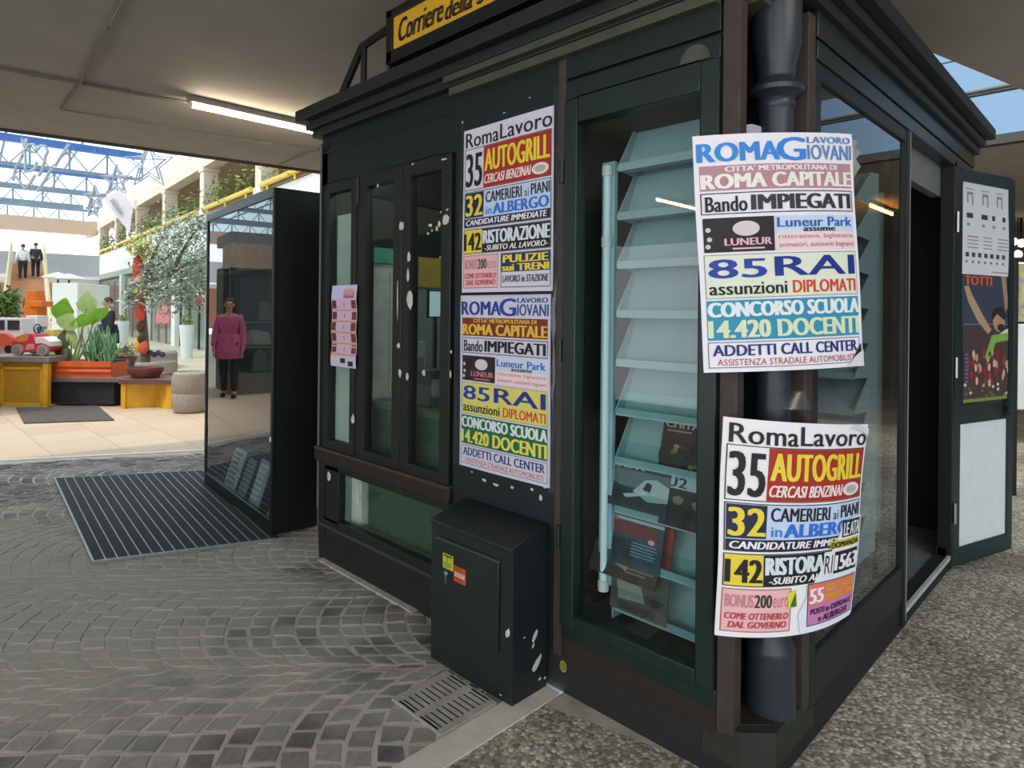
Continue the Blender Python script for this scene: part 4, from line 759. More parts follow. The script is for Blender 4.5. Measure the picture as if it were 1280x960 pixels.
def person(base, face, label, top, trousers, hair, stride=.25, armb=.15, longcoat=False, h=1.72, longhair=False):
    P = thing('person', base, label, 'person'); s = h/1.75
    M = Matrix.Translation(base) @ Matrix.Rotation(face, 4, 'Z') @ Matrix.Scale(s, 4)        # local +y is forward
    V = [(0, 0, .96), (0, 0, 1.15), (0, .01, 1.34), (0, 0, 1.49), (0, .015, 1.57), (0, .025, 1.655), (0, .015, 1.72)]
    R_ = [(.145, .11), (.13, .10), (.155, .115), .056, .066, (.078, .095), (.06, .075)]
    E_ = [(0, 1), (1, 2), (2, 3), (3, 4), (4, 5), (5, 6)]
    hands = []; sleeves = []; legs = []
    for sd in (-1, 1):
        k = len(V); f_ = sd*stride
        V += [(sd*.17, 0, 1.42), (sd*.225, -f_*.35*armb*4, 1.15), (sd*.24, -f_*armb*5*.3+.09, .90), (sd*.24, -f_*armb*5*.3+.12, .82)]
        R_ += [.062, .048, .032, (.038, .022)]; E_ += [(2, k), (k, k+1), (k+1, k+2), (k+2, k+3)]; sleeves.append((k, k+1, k+2)); hands.append((sd, V[k+3]))
        k = len(V); V += [(sd*.095, 0, .90), (sd*.10, f_*.45+.03, .50), (sd*.10, f_*.8-(.06 if f_ < 0 else 0), .09), (sd*.105, f_*.8+.05-(.06 if f_ < 0 else 0), .045), (sd*.11, f_*.8+.16-(.06 if f_ < 0 else 0), .035)]
        R_ += [.095, .062, .043, .045, .035]; E_ += [(0, k), (k, k+1), (k+1, k+2), (k+2, k+3), (k+3, k+4)]; legs.append((k, k+1, k+2, k+3, k+4))
    b = MB(); vs, fs = skinmesh(V, E_, R_); b.add([M @ v for v in vs], fs, skinC, True)
    for sd, w in hands:                                             # four fingers and a thumb per hand
        for q, (dx, ln_) in enumerate(((-.026, .070), (-.009, .080), (.008, .076), (.024, .060))):
            p0 = Vector(w)+Vector((0, dx, -.02)); p1 = p0+Vector((-sd*.008, 0, -ln_*.5)); p2 = p1+Vector((-sd*.022, 0, -ln_*.42))
            b.tube([M @ p0, M @ p1, M @ p2], [.010*s, .009*s, .007*s], skinC, 6)
        p0 = Vector(w)+Vector((-sd*.01, .03, .02)); b.tube([M @ p0, M @ (p0+Vector((-sd*.015, .022, -.03))), M @ (p0+Vector((-sd*.022, .024, -.06)))], [.012*s, .010*s, .008*s], skinC, 6)
    ball = lambda c, r, m: b.ball(M @ Vector(c), Vector((r, r, r))*s if not isinstance(r, tuple) else Vector(r)*s, m, 8, 6)
    eye = mat('eye_dark', '241E1C', .3, var=0); lip = mat('lip', '9C5B52', .5, var=0)
    b.ball(M @ Vector((0, .118, 1.635)), Vector((.014, .018, .022))*s, skinC, 8, 6)
    for sd in (-1, 1): ball((sd*.032, .105, 1.662), .010, eye); ball((sd*.082, .02, 1.645), (.014, .022, .03), skinC)
    ball((0, .105, 1.598), (.024, .010, .008), lip); b.build('body', P)
    b = MB(); hm = mat('hair_'+hair, hair, .6, var=.2, scale=30)
    b.lathe([(.02, .10), (.06, .085), (.088, .045), (.094, 0), (.09, -.03)] if not longhair else [(.02, .10), (.06, .085), (.09, .045), (.098, 0), (.10, -.10), (.085, -.2), (.05, -.24)], M @ Vector((0, -.008 if not longhair else -.05, 1.675)), hm, 14); b.build('hair', P)
    def cloth(idx, edges, grow, m, nm, extra=None):
        mp_ = {j: i for i, j in enumerate(idx)}
        g_ = lambda r: (r[0]+grow, r[1]+grow) if isinstance(r, tuple) else r+grow
        vv, ff = skinmesh([V[j] for j in idx], [(mp_[a], mp_[c]) for a, c in edges], [g_(R_[j]) for j in idx])
        b = MB(); b.add([M @ v for v in vv], ff, m, True)
        if extra: extra(b)
        b.build(nm, P)
    (a0, a1, a2), (c0_, c1_, c2_) = sleeves
    def skirt(b): b.lathe([(.235*s, -.26*s), (.24*s, -.24*s), (.23*s, 0), (.19*s, .18*s)], M @ Vector((0, 0, .96)), mat('cloth_'+top, top, .8, var=.12), 18, .9)
    tm = mat('cloth_'+top, top, .8, var=.12)
    cloth([1, 2, 0, a0, a1, a2, c0_, c1_, c2_], [(0, 1), (1, 2), (2, a0), (a0, a1), (a1, a2), (2, c0_), (c0_, c1_), (c1_, c2_)], .022, tm, 'jacket', skirt if longcoat else None)
    l1_, l2_ = legs
    cloth([0, l1_[0], l1_[1], l1_[2], l2_[0], l2_[1], l2_[2]], [(0, l1_[0]), (l1_[0], l1_[1]), (l1_[1], l1_[2]), (0, l2_[0]), (l2_[0], l2_[1]), (l2_[1], l2_[2])], .016, mat('cloth_'+trousers, trousers, .85, var=.12), 'trousers')
    for lg in legs: cloth([lg[3], lg[4]], [(lg[3], lg[4])], .012, black, 'shoe')
    return P

# ------------------------------------------------------------------ the shopping hall behind
def fpx(d): return 25.3*262/d-40
f0, f1 = gp(fpx(20), 20), gp(fpx(42), 42); fdir = (f1-f0).normalized(); fn = Vector((fdir.y, -fdir.x, 0))   # fn points away from the hall
if fn.dot(rt) < 0: fn = -fn
def FP(d, off=0, z=0): q_ = gp(fpx(d), d, 0); return Vector((q_.x, q_.y, z))+fn*off
def fbox(mb, d0, d1, o0, o1, z0, z1, m):
    P = [FP(d, o, z) for d in (d0, d1) for o in (o0, o1) for z in (z0, z1)]
    mb.add(P, [(0, 1, 3, 2), (4, 6, 7, 5), (0, 4, 5, 1), (2, 3, 7, 6), (0, 2, 6, 4), (1, 5, 7, 3)], m)
facw = mat('facade_white', 'EFEDE8', .7, var=.03, scale=2); cream = mat('facade_cream', 'E9D6C2', .75, var=.04, scale=2); corr = mat('corridor_beige', 'B99D88', .8, var=.06, scale=2)
b = MB(); fbox(b, 9, 46, 0, .5, 3.55, 4.78, facw); fbox(b, 9, 46, -.02, .5, 3.25, 3.55, mat('grey_green_fascia', 'A4AEA2', .6)); st(b, 'wall_right')
b = MB(); fbox(b, 9, 46, .5, .7, 0, 3.3, mat('shop_back_wall', 'A7A39B', .8)); fbox(b, 9, 46, 3.4, 3.6, 4.4, 7.2, corr); fbox(b, 9, 46, .5, 3.6, 4.3, 4.45, corr); fbox(b, 9, 46, 0, 3.6, 7.25, 7.4, cream); st(b, 'wall_right_back')
b = MB(); fbox(b, 9, 46, -.05, .4, 6.45, 7.3, cream); st(b, 'trim_6')
CD = (13.9, 18.2, 22.6, 27.0, 31.4, 35.8, 40.2)
for d in CD:
    b = MB(); fbox(b, d-.16, d+.22, -.06, .42, 4.78, 6.45, cream); fbox(b, d-.2, d+.26, -.1, .46, 4.78, 4.95, cream); fbox(b, d-.2, d+.26, -.1, .46, 6.3, 6.45, cream); st(b, 'trim_7')
# upper windows of the corridor
for i in range(6):
    d0, d1 = CD[i]+.8, CD[i+1]-.8
    b = MB(); fbox(b, d0, d1, 3.36, 3.4, 4.9, 6.5, mat('corridor_window_dim', '7F8A8C', .3)); fbox(b, d0, d1, 3.33, 3.4, 4.85, 4.92, cream); fbox(b, d0, d1, 3.33, 3.4, 6.48, 6.55, cream); fbox(b, (d0+d1)/2-.05, (d0+d1)/2+.05, 3.33, 3.38, 4.9, 6.5, cream); st(b, 'window_%d' % (i+1))
leafm = [mat('leaf_olive', '6E7A3C', .6, var=.25), mat('leaf_green', '56702F', .6, var=.25), mat('leaf_yellow_green', '9AA23C', .6, var=.2)]
def leafcloud(mb, pts, n_, size, mats, rn):
    for i in range(n_):
        c = rn.choice(pts); p_ = c[0]+Vector((rn.gauss(0, 1)*c[1].x, rn.gauss(0, 1)*c[1].y, rn.gauss(0, 1)*c[1].z))*.5
        a_ = Vector((rn.gauss(0, 1), rn.gauss(0, 1), rn.gauss(0, 1))).normalized(); u_ = a_.orthogonal().normalized(); s_ = size*rn.uniform(.6, 1.3)
        mb.add([p_-a_*s_, p_+u_*s_*.32+a_*s_*.1, p_+a_*s_, p_-u_*s_*.32+a_*s_*.1], [(0, 1, 2, 3)], rn.choice(mats))
rn = random.Random(11)
ORD = ['second', 'third', 'fourth', 'fifth', 'sixth']
for i in range(6):
    d0, d1 = CD[i]+.35, CD[i+1]-.25; mid = FP((d0+d1)/2, .1, 4.78)
    lab = ['leafy balcony planter with bright yellow rail directly above the black cabinet', 'balcony planter with yellow rail, next one along beyond the cabinet top', 'balcony planter behind the olive tree crown, third along from the cabinet', 'balcony planter with low green plants left of the olive tree, behind the big star', 'balcony planter beside the hanging pale banner', 'most distant balcony planter at the far end of the hall'][i]
    p_ = thing('balcony_planter', mid, lab, 'planter', 'planters along the upper balcony')
    b = MB(); fbox(b, d0, d1, -.02, .34, 4.79, 5.0, mat('planter_trough', '8C7C5E', .8)); b.build('trough', p_)
    b = MB()
    for z_ in (4.95,): b.tube([FP(d0, -.1, z_), FP(d1, -.1, z_)], .075, mat('yellow_rail', 'F0C93A', .4, var=.05), 6)
    for t_ in (.1, .5, .9): q_ = FP(d0+(d1-d0)*t_, -.1, 4.85); b.cyl(q_+Vector((0, 0, -.1)), q_+Vector((0, 0, .12)), .03, MATS['yellow_rail'])
    b.build('rail', p_)
    b = MB(); leafcloud(b, [(FP(d0+(d1-d0)*(k+.5)/9, .05, 5.22+rn.uniform(0, .25)), Vector((.4, .4, .5))) for k in range(9)], 420, .09, leafm, rn); tag(b.build('foliage', p_), kind='stuff')
# shop fronts under the balcony
shop = [(11.5, 14.5, '8FA39B'), (15, 18, 'A9B7B0'), (18.6, 21.6, '9DAFA8'), (22.2, 25.2, '8FA8A0'), (26, 29.2, 'C9B0A4'), (30, 34, 'B9A79C'), (35, 40, 'A79B96')]
for i, (d0, d1, c) in enumerate(shop):
    b = MB(); fbox(b, d0, d1, .42, .48, .05, 3.1, mat('shop_interior_'+c, c, .5, var=.15, scale=1.2)); fbox(b, d0, d1, .05, .10, 3.0, 3.1, alu)
    for t_ in (0, .33, .66, 1): dd = d0+(d1-d0)*t_; fbox(b, dd-.04, dd+.04, .05, .12, .02, 3.1, mat('shop_frame_dark', '3A3B3A', .5) if i in (2, 3) else alu)
    fbox(b, d0+.04, d1-.04, .08, .09, .05, 3.0, gl); st(b, 'window_%d' % (i+7))
for d in (14.75, 18.3, 21.9, 25.6, 29.6, 34.5):
    b = MB(); fbox(b, d-.22, d+.22, -.08, .45, 0, 3.25, facw); st(b, 'trim_8')
# end of the hall: cross beam, parapet, far shops, stair
cx = -fn
def XP(d, o, z): return FP(d, -o, z)
def xbox(mb, d, o0, o1, t_, z0, z1, m):
    P = [FP(d, -o, z)+fdir*k for o in (o0, o1) for k in (0, t_) for z in (z0, z1)]
    mb.add(P, [(0, 1, 3, 2), (4, 6, 7, 5), (0, 4, 5, 1), (2, 3, 7, 6), (0, 2, 6, 4), (1, 5, 7, 3)], m)
b = MB(); xbox(b, 41, 0, 32, .8, 6.1, 6.95, mat('end_beam_peach', 'E2BFA4', .7, var=.04)); st(b, 'trim_9')
b = MB(); xbox(b, 40.5, 0, 5.0, .3, 3.3, 4.75, mat('parapet_grey', 'AFAFB2', .7)); xbox(b, 40.3, 0, 5.0, .5, 3.2, 3.4, facw); xbox(b, 40.5, 8.2, 32, .3, 3.3, 4.75, facw); st(b, 'wall_far')
b = MB(); xbox(b, 44, 0, 5, .3, 0, 3.2, mat('far_shop_pink', 'B98E84', .8)); xbox(b, 44, 8.2, 32, .3, 0, 3.2, mat('far_shop_terracotta', 'C98F6A', .8)); xbox(b, 40.5, 0, 32, 4, 3.0, 3.2, facw); st(b, 'wall_far_lower')
for o_ in (8.3, 14):
    b = MB(); xbox(b, 41, o_, o_+.45, .45, 3.2, 6.1, mat('far_column_grey', '8E8A90', .7)); st(b, 'trim_10')
# roof trusses
blue = mat('truss_blue', '5578BE', .5, var=.1, scale=1.5); steel = mat('truss_steel_grey', '8B97A6', .5)
TN = ['nearest of the blue steel roof trusses, just past the ceiling edge', 'second blue steel roof truss counted from the ceiling edge', 'third blue steel roof truss counted from the ceiling edge', 'fourth roof truss, grey and faint, above the far beam', 'farthest roof truss, thin grey, above the far beam']
for i, d in enumerate((27.0, 32.7, 38.3, 44, 49.7)[0:5]):
    T = thing('roof_truss', XP(d, 10, 8.4), TN[i], 'roof truss', 'steel trusses of the hall roof')
    b = MB(); xbox(b, d, -.5, 26, .3, 9.12, 9.45, blue if i < 3 else steel); b.build('top_chord', T)
    b = MB(); xbox(b, d, -.5, 26, .2, 8.02, 8.16, steel); b.build('bottom_chord', T)
    b = MB()
    for k in range(17):
        o_ = -.5+k*1.55; A_, B_ = XP(d, o_, 8.1)+fdir*.1, XP(d, o_, 9.1)+fdir*.1; b.cyl(A_, B_, .05, steel, n=6)
        C_ = XP(d, o_+.77, 8.1)+fdir*.1; b.cyl(B_, C_, .03, steel, n=6); D_ = XP(d, o_+1.55, 9.1)+fdir*.1; b.cyl(C_, D_, .03, steel, n=6)
    b.build('web_bars', T)
b = MB(); P = [XP(15, -1, 9.75), XP(60, -1, 9.75), XP(60, 30, 9.75), XP(15, 30, 9.75)]; b.add(P, [(0, 1, 2, 3)], roofgl)
st(b, 'ceiling_glazing')
b = MB()
for o_ in (2, 5, 8, 11, 14, 17, 20): b.tube([XP(22, o_, 9.7), XP(56, o_, 9.7)], .06, steel, 5)
st(b, 'ceiling_glazing_bars')
# hanging wire ornaments
wire = mat('white_wire_tube', 'B9BECB', .4, var=0)
def star(px, py, r, d, lb):
    T = MB()
    for k_, rr in ((0, r), (1, r*.72)):
        pts = [at(px+(rr if j % 2 == 0 else rr*.42)*math.sin(math.pi*j/5), py-(rr if j % 2 == 0 else rr*.42)*math.cos(math.pi*j/5), d+.15*k_) for j in range(10)]
        T.tube(pts, .045*d/22, wire, 5, True)
    for j in range(5):
        a_, c_ = pts[2*j], pts[(2*j+4) % 10]; T.tube([a_, c_], .025*d/22, wire, 5)
    q_ = at(px, py-r, d); T.tube([q_, Vector((q_.x, q_.y, 9.75))], .012, steel, 4)
    tag(T.build('star_ornament'), lb, 'star ornament', 'star ornaments hung from the hall roof')
star(186, 206, 31, 19, 'largest white wire star hanging in the hall by the first column'); star(146, 226, 20, 23, 'middle-sized white wire star just left of and below the largest star'); star(119, 247, 15, 27, 'small white wire star hanging lowest, left of the pale banner'); star(116, 262, 10, 30, 'tiny white wire star below the small star near the banner')
def zp(l): return [at(x/6.85, 160+y/6.85, 18+.02*i) for i, (x, y) in enumerate(l)]
T = MB()
for l in ([(190, 90), (212, 190), (165, 290), (140, 320), (110, 450)], [(225, 190), (240, 140), (285, 140), (315, 175), (310, 205), (260, 200)], [(320, 190), (345, 150), (390, 155), (410, 200), (385, 250), (380, 290), (350, 380), (330, 410)], [(215, 200), (220, 300), (215, 380), (260, 370), (300, 345), (315, 290)], [(590, 140), (530, 230), (470, 330)], [(440, 350), (390, 440), (320, 545)], [(120, 400), (170, 460), (215, 525), (260, 470), (300, 400)], [(540, 225), (560, 200), (585, 205), (580, 235)], [(230, 90), (215, 170), (235, 200)]):
    T.tube(zp(l), .042, wire, 5)
for a_ in ((190, 90), (590, 140)): q_ = zp([a_])[0]; T.tube([q_, Vector((q_.x, q_.y, 9.75))], .012, steel, 4)
tag(T.build('wire_ornament'), 'looping white wire ornament hanging under the blue roof trusses at the hall', 'hanging ornament')
# banner
pts = [at(x, y, 31) for x, y in ((128, 248), (152, 236), (166, 262), (162, 291))]; b = MB(); nb = (fw*-.05); b.add([q_ for q_ in pts]+[q_-nb for q_ in pts], [(0, 1, 2, 3), (4, 5, 6, 7), (0, 1, 5, 4), (1, 2, 6, 5), (2, 3, 7, 6), (3, 0, 4, 7)], mat('banner_pale_pink', 'E3D2D6', .8, var=.04))
q4 = [at(x, y, 30.9) for x, y in ((137, 251), (141, 248), (153, 266), (150, 269))]; b.add(q4, [(0, 1, 2, 3)], mat('banner_grey', 'A99DA6', .8)); tag(b.build('hanging_banner'), 'pale pink banner hanging slantwise by the balcony under the stars', 'banner')

# stairs with two people
sd = Vector((ray(34, 400).x, ray(34, 400).y, 0)).normalized(); sr = Vector((sd.y, -sd.x, 0)); sb = gp(34, 22, 0); NST = 26; run, rise = .55, 3.7/26
ST = thing('staircase', sb, 'wide terracotta staircase climbing to the upper level at the far end of the hall', 'stairs')
SM = Matrix(((sr.x, sd.x, 0, sb.x), (sr.y, sd.y, 0, sb.y), (0, 0, 1, 0), (0, 0, 0, 1)))
b = MB(); stm = mat('stair_terracotta', 'D8A583', .8, var=.1, scale=3)
for i in range(NST): b.box(-.62, .62, i*run, NST*run, i*rise, (i+1)*rise, stm, SM)
b.build('steps', ST)
for s_ in (-1, 1):
    b = MB(); b.prism([(0, .1), (NST*run, 3.8), (NST*run, 4.7), (0, 1.0)], lambda a, c, t: SM @ Vector((t, a, c)), s_*.68-.06, s_*.68+.06, mat('balustrade_cream', 'EFE3CF', .6)); b.tube([SM @ Vector((s_*.68, 0, 1.05)), SM @ Vector((s_*.68, NST*run, 4.75))], .05, mat('brass_rail', 'C9A85C', .4)); b.build('balustrade', ST)
def stepz(d_): i = int((d_-22)/run); return (i+1)*rise
yaw_s = math.atan2(sd.y, sd.x)-math.pi/2
for px, d_, args in ((28, 30.2, ('person in a white top and dark trousers climbing the stairs, seen from behind', 'E9E4E4', '33303A', '2E2422')), (44, 30.9, ('person in dark clothes on the stairs, right of the one in white', '3A3640', '2E2C33', '4A3A32'))):
    q_ = gp(px, d_, 0); person(Vector((q_.x, q_.y, stepz((q_-sb).dot(sd)+22))), yaw_s, *args, stride=.12)
man = gp(135, 14.6, 0)
person(man, yaw_s+math.pi*.62, 'man in a dark suit walking across the hall behind the spiky green plant', '26262B', '2A2A30', '3A2A22', stride=.28, longcoat=True)
_v = gp(289, 10.9, 0)-q0; _a = _v.dot(qd); _v = q0+qd*_a*2-q0-_v; wp = Vector((q0.x+_v.x, q0.y+_v.y, 0))   # where a person must stand to be mirrored there
person(wp, math.radians(200), 'person in a pink jacket and dark jeans, mirrored in the cabinet glass', 'C9608C', '2E3038', '3A2A24', stride=.1, longcoat=True, h=1.66, longhair=True)

# foreground group in the hall: screen-parallel axes
HM0 = lambda px, d: Matrix(((rt.x, fw.x, 0, gp(px, d).x), (rt.y, fw.y, 0, gp(px, d).y), (0, 0, 1, 0), (0, 0, 0, 1)))
yel = mat('yellow_painted_wood', 'D9A526', .55, var=.12, scale=6); slabm = mat('grey_slab_top', '8A8078', .6, var=.12); brw = mat('dark_brown_slab', '6A4A44', .6, var=.15)
mpp = 9.5/FPX                                                       # metres per pixel at that depth
M = HM0(20, 9.5); T = thing('yellow_table', M.translation, 'yellow boxy table with a grey slab top carrying the toy car, at the hall entrance', 'table')
b = MB(); b.box(-.62, .49, 0, .6, .68, .76, slabm, M); b.box(-.62, .49, -.01, .61, .665, .685, brw, M); b.build('tabletop', T, .006)
b = MB(); b.box(-.22, .38, .05, .10, .06, .66, mat('yellow_panel_ochre', 'B58A22', .6, var=.12), M); b.build('front_panel', T)
b = MB()
for a0, a1, z0, z1 in ((-.24, -.20, .03, .60), (.34, .38, .03, .60), (-.24, .38, .57, .61), (-.24, .38, .03, .07)): b.box(a0, a1, .03, .06, z0, z1, yel, M)
b.build('panel_frame', T)
for a0 in (-.60, -.34, .40):
    b = MB(); b.box(a0, a0+.075, .0, .08, 0, .665, yel, M); b.box(a0, a0+.075, .5, .58, 0, .665, yel, M); b.build('leg', T, .004)
M = HM0(104, 9.75); T = thing('slab_bench', M.translation, 'low dark slab bench with a black painted front under the orange planter', 'bench')
b = MB(); b.box(-.56, .62, -.05, .5, .37, .44, mat('bench_purple_grey', '75666B', .6, var=.12), M); b.build('seat_slab', T, .006)
b = MB(); b.box(-.55, .48, 0, .4, .03, .37, mat('bench_black_front', '24242B', .6, var=.3, scale=5, wear='77757A', wscale=9, wt=.66), M); b.build('base_wall', T)
T = thing('trough_planter', gp(101, 9.85, .44), 'long orange terracotta trough planter standing on the slab bench', 'planter')
M = HM0(101, 9.75); ora = mat('orange_terracotta', 'D8622F', .55, var=.1, scale=6)
b = MB(); b.prism([(-.02, .44), (-.02, .52), (-.045, .52), (-.045, .545), (-.02, .57), (-.02, .60), (-.05, .60), (-.05, .685), (-.03, .685), (-.02, .66), (.38, .66), (.39, .685), (.41, .685), (.41, .60), (.38, .6), (.38, .44)], lambda a, c, t: M @ Vector((t, a, c)), -.47, .49, ora); b.build('trough', T)
b = MB(); b.box(-.46, .47, 0, .37, .64, .672, mat('potting_soil', '4A3426', .9, var=.3), M); b.build('soil', T)
def bigleaf(mb, px, py, w, h, d, rot, m, cup=.12):
    n_ = 12; c = at(px, py, d); s_ = d/FPX; ring = []
    for k in range(n_):
        t_ = 2*math.pi*k/n_; x = w*.5*math.sin(t_)*(1.0 if math.cos(t_) < .3 else .8-.35*max(0, math.cos(t_))); y = -h*.5*math.cos(t_)
        X = x*math.cos(rot)-y*math.sin(rot); Y = x*math.sin(rot)+y*math.cos(rot)
        ring.append(c+rt*(X*s_)-up*(Y*s_)+fw*(cup*(math.cos(2*t_))*.12))
    mb.add([c]+ring, [(0, k+1, (k+1) % n_+1) for k in range(n_)], m, True)
    mb.tube([c+fw*.01-up*(h*.45*s_)*math.cos(rot)*0, ring[0]], .004, m, 4)
T = thing('elephant_ear_plant', gp(88, 9.95, .67), 'big-leaved green plant growing from the orange trough planter', 'plant')
lg = mat('leaf_bright_green', '6FA32E', .45, var=.15); lg2 = mat('leaf_pale_green', '9DB873', .5, var=.1); lg3 = mat('leaf_dark_green', '3E4F2C', .55, var=.2)
for px, py, w, h, r_, m, dd in ((79, 387, 24, 26, .15, lg, 9.95), (109, 378, 22, 25, -.1, lg2, 10.05), (85, 402, 24, 20, .3, lg2, 9.9), (104, 400, 28, 14, -.3, lg, 9.9), (120, 394, 30, 15, -.55, lg, 9.95), (78, 428, 16, 34, .25, lg3, 9.95), (90, 420, 12, 30, -.2, lg2, 9.95)):
    b = MB(); bigleaf(b, px, py, w*1.25, h*1.15, dd, r_, m); b.build('leaf', T)
b = MB()
for a_, c_ in (((84, 452), (80, 392)), ((90, 452), (108, 385)), ((88, 452), (86, 405)), ((95, 452), (104, 402)), ((97, 452), (119, 396)), ((84, 450), (80, 432)), ((93, 452), (91, 425))):
    p0, p1 = at(*a_, 9.95), at(*c_, 9.97); b.tube([p0, (p0+p1)/2+rt*.03, p1], [.016, .013, .008], mat('plant_stem', '7A8A4A', .6), 6)
b.lathe([(.08, .66), (.07, .80), (.05, .86)], gp(84, 9.95, 0), mat('plant_base', '5A5A3A', .8, var=.3), 8); b.build('stem', T)
T = thing('pencil_cactus', gp(126, 9.9, .67), 'dense clump of thin upright green stems at the right end of the trough planter', 'plant'); b = MB(); rn = random.Random(3)
cact = [mat('cactus_green', '4F8A5A', .6, var=.2), mat('cactus_pale', '86B08A', .6, var=.15)]
for i in range(130):
    p0 = gp(126+rn.uniform(-15, 15), 9.9+rn.uniform(-.12, .12), .66); hgt = rn.uniform(.25, .62)*(1-.25*abs(rn.gauss(0, .5))); tip = p0+Vector((rn.gauss(0, .07), rn.gauss(0, .07), hgt)); b.tube([p0, (p0+tip)/2+Vector((rn.gauss(0, .03), rn.gauss(0, .03), 0)), tip], [.010, .012, .004], rn.choice(cact), 5)
tag(b.build('stems', T), kind='stuff')
M = HM0(184, 9.55); T = thing('yellow_stool', M.translation, 'low yellow cross-legged stool with a dark slab top right of the bench', 'stool')
b = MB(); b.box(-.41, .42, -.02, .62, .365, .44, brw, M); b.build('seat', T, .006)
for sgn in (-1, 1):
    b = MB(); b.prism([(-.38*sgn, .03), (-.30*sgn, .03), (.36*sgn, .50), (.28*sgn, .50)], lambda a, c, t: M @ Vector((a, c, t)), 0, .365, yel); b.build('cross_board', T)
for a0 in (-.38, .30): b = MB(); b.box(a0, a0+.07, .0, .06, 0, .365, yel, M); b.build('leg', T)
bp = mat('brown_clay_pot', '74423A', .6, var=.15)
b = MB(); b.lathe([(.18, .44), (.235, .53), (.25, .56), (.25, .60), (.235, .60), (.22, .56), (.0, .55)], gp(183, 9.8), bp, 24); tag(b.build('bowl_planter'), 'wide shallow brown clay bowl standing on the yellow stool', 'bowl')
T = thing('clay_pot', gp(158, 10.3, .44), 'brown clay pot with dry yellowish plants behind the shallow bowl', 'pot')
b = MB(); b.box(-.16, .20, .62, .95, 0, .445, bp, HM0(158, 9.6)); b.lathe([(.10, .44), (.14, .66), (.16, .66), (.16, .72), (.145, .72), (.13, .69), (0, .68)], gp(158, 10.35), bp, 18); b.build('pot', T)
b = MB(); leafcloud(b, [(gp(158, 10.35, .80), Vector((.14, .14, .10)))], 110, .05, [mat('dry_leaf', 'B89A6A', .8, var=.2), leafm[0]], rn); tag(b.build('dry_foliage', T), kind='stuff')
T = thing('blue_bin', gp(148, 10.2, 0), 'blue plastic bin squeezed between the orange planter and the clay pot', 'bin')
b = MB(); b.box(-.07, .07, 0, .25, 0, .66, mat('blue_plastic', '2B4E8C', .5), HM0(148, 10.05)); b.build('body', T, .01); b = MB(); b.box(-.08, .08, -.01, .26, .66, .69, MATS['blue_plastic'], HM0(148, 10.05)); b.build('rim', T)
conc = mat('rough_concrete', '9A9086', .9, var=.12, scale=18, bump=.3)
b = MB(); b.lathe([(.20, 0), (.23, .02), (.25, .10), (.255, .27), (.245, .285), (.255, .30), (.26, .48), (.24, .56), (.20, .585), (.19, .56), (0, .54)], gp(240, 9.35), conc, 28); tag(b.build('concrete_planter'), 'squat round concrete planter with a dark groove beside the black cabinet', 'planter')
P14 = gp(183, 13.4)
T = thing('olive_tree', P14, 'grey-leaved olive tree rising before the white balcony front, its trunk wrapped in coloured cloth', 'tree')
b = MB(); tr = mat('olive_bark', '75695A', .9, var=.25, scale=20)
def zz(px, py, d): return at(px, py, d)
b.tube([Vector((P14.x, P14.y, .2)), zz(180, 420, 13.4), zz(176, 372, 13.4), zz(182, 345, 13.3)], [.10, .085, .08, .06], tr)
for e_ in (((182, 345), (200, 330), (225, 305)), ((180, 352), (212, 345), (245, 322)), ((178, 360), (205, 362), (232, 368)), ((182, 345), (192, 318), (205, 292)), ((212, 345), (236, 300), (248, 285))): b.tube([zz(*p_, 13.3) for p_ in e_], [.05, .03, .012], tr, 6)
b.build('trunk', T)
b = MB(); olv = [mat('olive_leaf_grey', '8C9A86', .6, var=.15), mat('olive_leaf_dark', '5E6E58', .6, var=.2), mat('olive_leaf_pale', 'B5BFAE', .6, var=.1)]
leafcloud(b, [(zz(x, y, 13.3+rn.uniform(-.5, .5)), Vector((r_, r_, r_))) for x, y, r_ in ((205, 300, .45), (225, 320, .5), (248, 300, .45), (255, 330, .4), (215, 345, .45), (240, 352, .5), (195, 345, .4), (205, 370, .35), (235, 372, .35), (250, 355, .35), (225, 290, .4), (200, 325, .4), (250, 280, .25), (172, 368, .3))], 4200, .06, olv, rn); tag(b.build('crown', T), kind='stuff')
for i, (px, py, w, h, c) in enumerate(((173, 335, 7, 16, 'D8503A'), (176, 352, 8, 8, 'C99A8A'), (177, 366, 8, 9, 'D8A040'), (175, 386, 6, 18, 'E0563A'), (176, 408, 5, 8, '5A3A2C'), (177, 424, 5, 6, '4A3026'), (173, 432, 5, 9, 'E0A82E'), (180, 434, 5, 9, 'D8604A'))):
    b = MB(); s_ = 13.25/FPX; b.ball(at(px, py, 13.22), (w*s_, w*s_, h*s_), mat('cloth_wrap_'+c, c, .8, var=.2), 9, 7); b.build('cloth_wrap', T)
b = MB(); leafcloud(b, [(at(178, 312, 13.2), Vector((.28, .28, .28)))], 260, .08, [mat('leaf_lime', 'B9BE5A', .6, var=.2), mat('leaf_gold', 'CBB46A', .6, var=.15)], rn); tag(b.build('lime_leaf_ball', T), kind='stuff')
b = MB(); b.lathe([(.52, 0), (.58, .06), (.60, .30), (.57, .38), (.50, .40), (.48, .34), (0, .32)], P14, conc, 30); tag(b.build('round_tree_planter'), 'wide round concrete ring planter holding the olive tree', 'planter')
b = MB(); b.lathe([(.80, 0), (.84, .05), (.84, .36), (.78, .42), (.70, .40), (0, .36)], gp(176, 16.2), conc, 30); tag(b.build('ring_bench'), 'low round concrete ring bench behind the tree planter', 'bench')
b = MB(); [b.ball(at(188+i*5, 441+(i % 2)*2, 13.35), .06, mat('dark_pebble', '4A4448', .8), 8, 6) for i in range(4)]; tag(b.build('dark_stones'), 'dark round stones lying on the tree planter rim', 'stones', kind='stuff')
